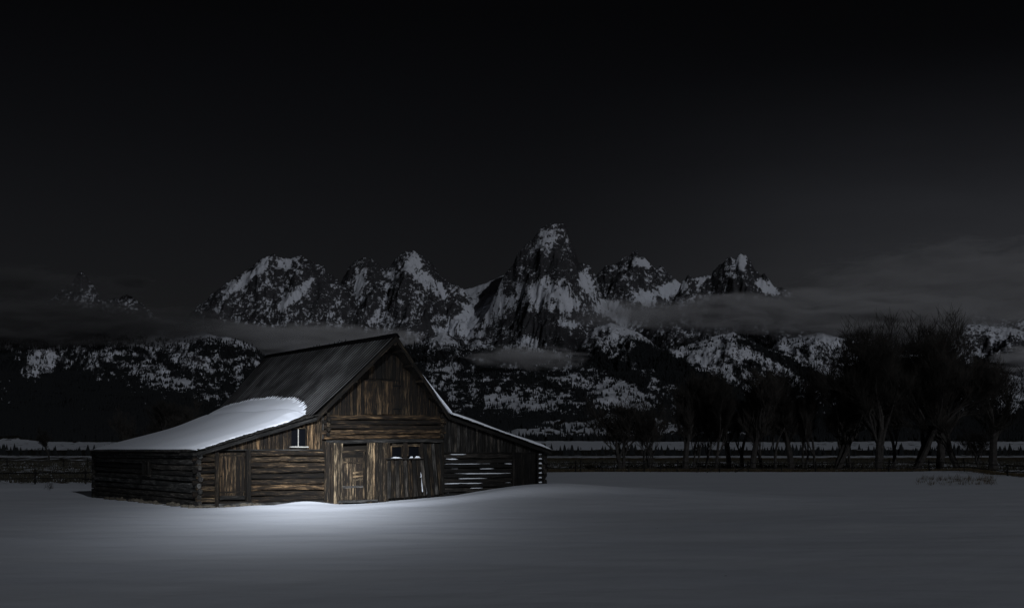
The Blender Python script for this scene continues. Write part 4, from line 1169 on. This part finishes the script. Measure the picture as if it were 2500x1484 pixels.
B = [ # kind, variant, px, distance, top row, width, label
 ('small', 0, 1519, 172, 958, 1.25, 'low spreading bare tree with leaning stems, leftmost of the row behind the fence'),
 ('small', 1, 1588, 174, 968, 1.0, 'bare tree with several thin stems, second from the left in the row'),
 ('mid', 0, 1573, 171, 985, .8, 'slim straight trunk just left of the second multi-stemmed bare tree'),
 ('mid', 2, 1672, 173, 915, 1.0, 'first tall bare tree right of the two low ones, with a thick trunk'),
 ('mid', 1, 1691, 178, 930, .9, 'slim bare tree tucked behind the first thick trunk of the row'),
 ('mid', 1, 1717, 174, 925, .95, 'forked bare tree with two narrow stems left of the paired straight trunks'),
 ('mid', 0, 1748, 171, 905, .9, 'straight bare tree whose trunk stands at the fence, left middle of the row'),
 ('mid', 2, 1780, 176, 935, .9, 'bare tree with rounded twiggy top in the left middle of the row'),
 ('mid', 0, 1812, 173, 912, 1.1, 'broad dark bare tree left of the thick clump of trunks'),
 ('mid', 2, 1838, 171, 915, 1.0, 'thick trunked bare tree in the clump at the middle of the row'),
 ('mid', 1, 1866, 176, 925, .9, 'forked bare tree right of the middle clump'),
 ('mid', 0, 1893, 173, 908, .9, 'slender bare tree directly right of the forked one'),
 ('mid', 2, 1931, 174, 902, 1.0, 'bare tree with a clear straight stem right of the middle'),
 ('mid', 1, 1965, 177, 895, .9, 'twin stemmed bare tree left of the thick dark trunk'),
 ('mid', 0, 1990, 173, 905, .8, 'narrow bare tree close beside the thick dark trunk'),
 ('big', 1, 2036, 171, 852, 1.1, 'thick dark trunk with wide crown, just left of the tallest trees'),
 ('mid', 1, 2079, 178, 850, .9, 'slender bare tree filling the gap left of the tallest crown'),
 ('big', 0, 2140, 168, 756, 1.05, 'very tall bare cottonwood, left one of the two tallest crowns'),
 ('mid', 0, 2184, 176, 860, .9, 'slim bare tree between the two tallest cottonwoods'),
 ('big', 1, 2226, 170, 770, 1.05, 'tall bare cottonwood with a leaning lower limb beneath the highest crown'),
 ('big', 0, 2290, 175, 745, 1.05, 'tallest bare cottonwood, right one of the two tallest crowns'),
 ('big', 1, 2350, 169, 850, 1.25, 'thickest trunked bare cottonwood, right of the tallest trees'),
 ('mid', 2, 2425, 178, 890, 1.25, 'rounded bare tree at the right end of the grove'),
 ('small', 0, 2393, 166, 1040, .9, 'small bare tree in front of the right end of the grove'),
]
for kd, k, px, Y, tp, wd, lb in B:
    plant(kd, k, px, Y, tp - (24 if kd == 'mid' else 8), lb, wd)
for kd, k, px, Y, tp, wd, lb in (
 ('mid', 0, 120, 420, 1030, 1.4, 'dim bare tree far left across the snowy flats'),
 ('mid', 1, 300, 260, 985, 1.3, 'dim bare tree rising behind the left end of the barn roof'),
 ('mid', 2, 375, 250, 968, 1.4, 'bare tree crown above the left lean-to roof, second from the left'),
 ('mid', 0, 455, 240, 955, 1.5, 'bare tree crown nearest the steep roof, left of the barn'),
 ('small', 1, 262, 150, 1078, 1.6, 'low bare shrub poking out behind the left eave corner')):
    plant(kd, k, px, Y, tp, lb, wd, 'bare trees behind the left of the barn', 'bare_shrub' if kd == 'small' else 'bare_tree')

# ================================================================== FENCES
def fence(posts, Yf, rails, label, hpost, sag=.03, rail_r=.045, post_r=.075, group=None):
    pts = []
    for px in posts:
        Y = Yf(px) + random.uniform(-.25, .25); x = (px - 1250) / F * Y; pts.append(Vector((x, Y, gz(x, Y))))
    root = empty('fence', pts[0]); tag(root, label, 'fence', group)
    for p in pts:
        h = hpost * random.uniform(.85, 1.15)
        log('post', p - Z * .2, p + Vector((random.uniform(-.07, .07), random.uniform(-.05, .05), h)), post_r * random.uniform(.8, 1.2), root, GREY, tint(.6), up=W, seg=3, sides=6)
    for a, b_ in zip(pts[:-1], pts[1:]):
        if (a - b_).length < 1.2: continue
        for hz_ in rails:
            za, zb_ = hz_ + random.uniform(-.06, .06), hz_ + random.uniform(-.06, .06)
            if random.random() < .06: zb_ = .1
            log('rail', a + Z * za + Vector((-.25, -.08, 0)), b_ + Z * zb_ + Vector((.25, -.08, 0)), rail_r * random.uniform(.8, 1.2), root, GREY, tint(.55), seg=4, sides=5)
    return root
fence([1300, 1337, 1405, 1418, 1470, 1500, 1535, 1574, 1612, 1653, 1705, 1757, 1827, 1908, 1991, 2081, 2170, 2269, 2354, 2460, 2570, 2700],
      lambda p: float(np.interp(p, [1300, 2300, 2500, 2700], [158, 156, 128, 118])), (.45, .98), 'wooden post and rail fence running in front of the bare trees', 1.25)
fence([-420, -300, -160, -40, 86, 209, 320], lambda p: 100, (.4, .85), 'post and rail fence left of the barn, nearer of the two', 1.1)
fence([-300, -220, -140, -60, 18, 95, 156, 214, 290], lambda p: 190, (.5, 1.0), 'faint wire-thin fence further out on the left flats', 1.3, rail_r=.03)
# leaning brace poles on the right fence
for px in (1745, 1815, 2245, 2110):
    Y = 155; x = (px - 1250) / F * Y; g = gz(x, Y)
    o = log('fence_brace', Vector((x - .9, Y, g)), Vector((x + .7, Y + .3, g + .85)), .05, None, GREY, tint(.5), seg=3, sides=5)
    tag(o, {1745: 'slanted pole leaning on the fence near the thick middle clump', 1815: 'second slanted pole leaning on the fence from the left', 2110: 'slanted pole leaning on the fence below the left tallest tree', 2245: 'slanted pole leaning on the fence below the right tallest tree'}[px], 'pole', 'leaning fence poles')

# ================================================================== GRASS AND SAGE
def tufts(name, pts, hs_, mat, label, cat, blades=7, spread=.12, wd=.012):
    n = len(pts); k = blades
    P = np.repeat(pts, k, 0); Hh = np.repeat(hs_, k) * rng.uniform(.5, 1.1, n * k)
    P = P + np.stack([rng.normal(0, spread, n * k), rng.normal(0, spread, n * k), np.zeros(n * k)], -1)
    a = rng.uniform(0, 6.28, n * k); wv = np.stack([np.cos(a), np.sin(a), 0 * a], -1) * wd
    ln = np.stack([rng.normal(0, .28, n * k), rng.normal(0, .28, n * k), np.ones(n * k)], -1) * Hh[:, None]
    V = np.stack([P - wv, P + wv, P + ln * .6 + wv * .7, P + ln], 1).reshape(-1, 3)
    i = np.arange(n * k)[:, None] * 4
    o = put(name, np_mesh(name, V, np.concatenate([i, i + 1, i + 2, i + 3], 1), False), None, None, mat)
    tag(o, label, cat, None, 'stuff'); return o
def region(n, p0, p1, y0, y1, f=None):
    px = rng.uniform(p0, p1, n); Y = rng.uniform(y0, y1, n)
    if f is not None: Y = f(px) + rng.normal(0, 1.6, n)
    x = (px - 1250) / F * Y
    return np.stack([x, Y, ground_h(x, Y) - .02], -1)
fl = lambda p: np.interp(p, [1300, 2300, 2500, 2700], [161.5, 160, 132, 120])
tufts('fence_grass', region(7000, 1320, 2650, 0, 0, fl), rng.uniform(.15, .45, 7000), GRASS, 'dry brown grass along the foot of the right fence', 'grass', 6, .15, .02)
p = region(150, 2240, 2430, 98, 124)
tufts('snow_grass', p, rng.uniform(.2, .55, len(p)), GRASS, 'sparse dry grass poking through snow below the right fence', 'grass', 6, .10, .012)
p = region(9, 112, 130, 80, 84)
tufts('weeds', p, rng.uniform(.3, .75, len(p)), TWIG, 'few thin dead weeds in the snow left of the barn', 'weeds', 4, .08, .010)
p = np.concatenate([region(40, 700, 2450, 30, 140), region(14, 200, 1900, 24, 56)])
tufts('snow_stubble', p, rng.uniform(.02, .07, len(p)), TWIG, 'tiny dark stubble dots scattered over the open snow', 'stubble', 3, .03, .006)
pa = region(9000, 1290, 2800, 170, 420); pb = region(5000, -400, 330, 104, 330)
p = np.concatenate([pa, pb]); p = p[rng.random(len(p)) < np.clip(.55 + fbm(p[:, 0] / 16, p[:, 1] / 30, 4, 17), .05, 1)]
tufts('sagebrush', p, rng.uniform(.25, .7, len(p)), SAGE, 'dark sagebrush dotted over the snowy flats beyond the fences', 'bushes', 9, .22, .05)
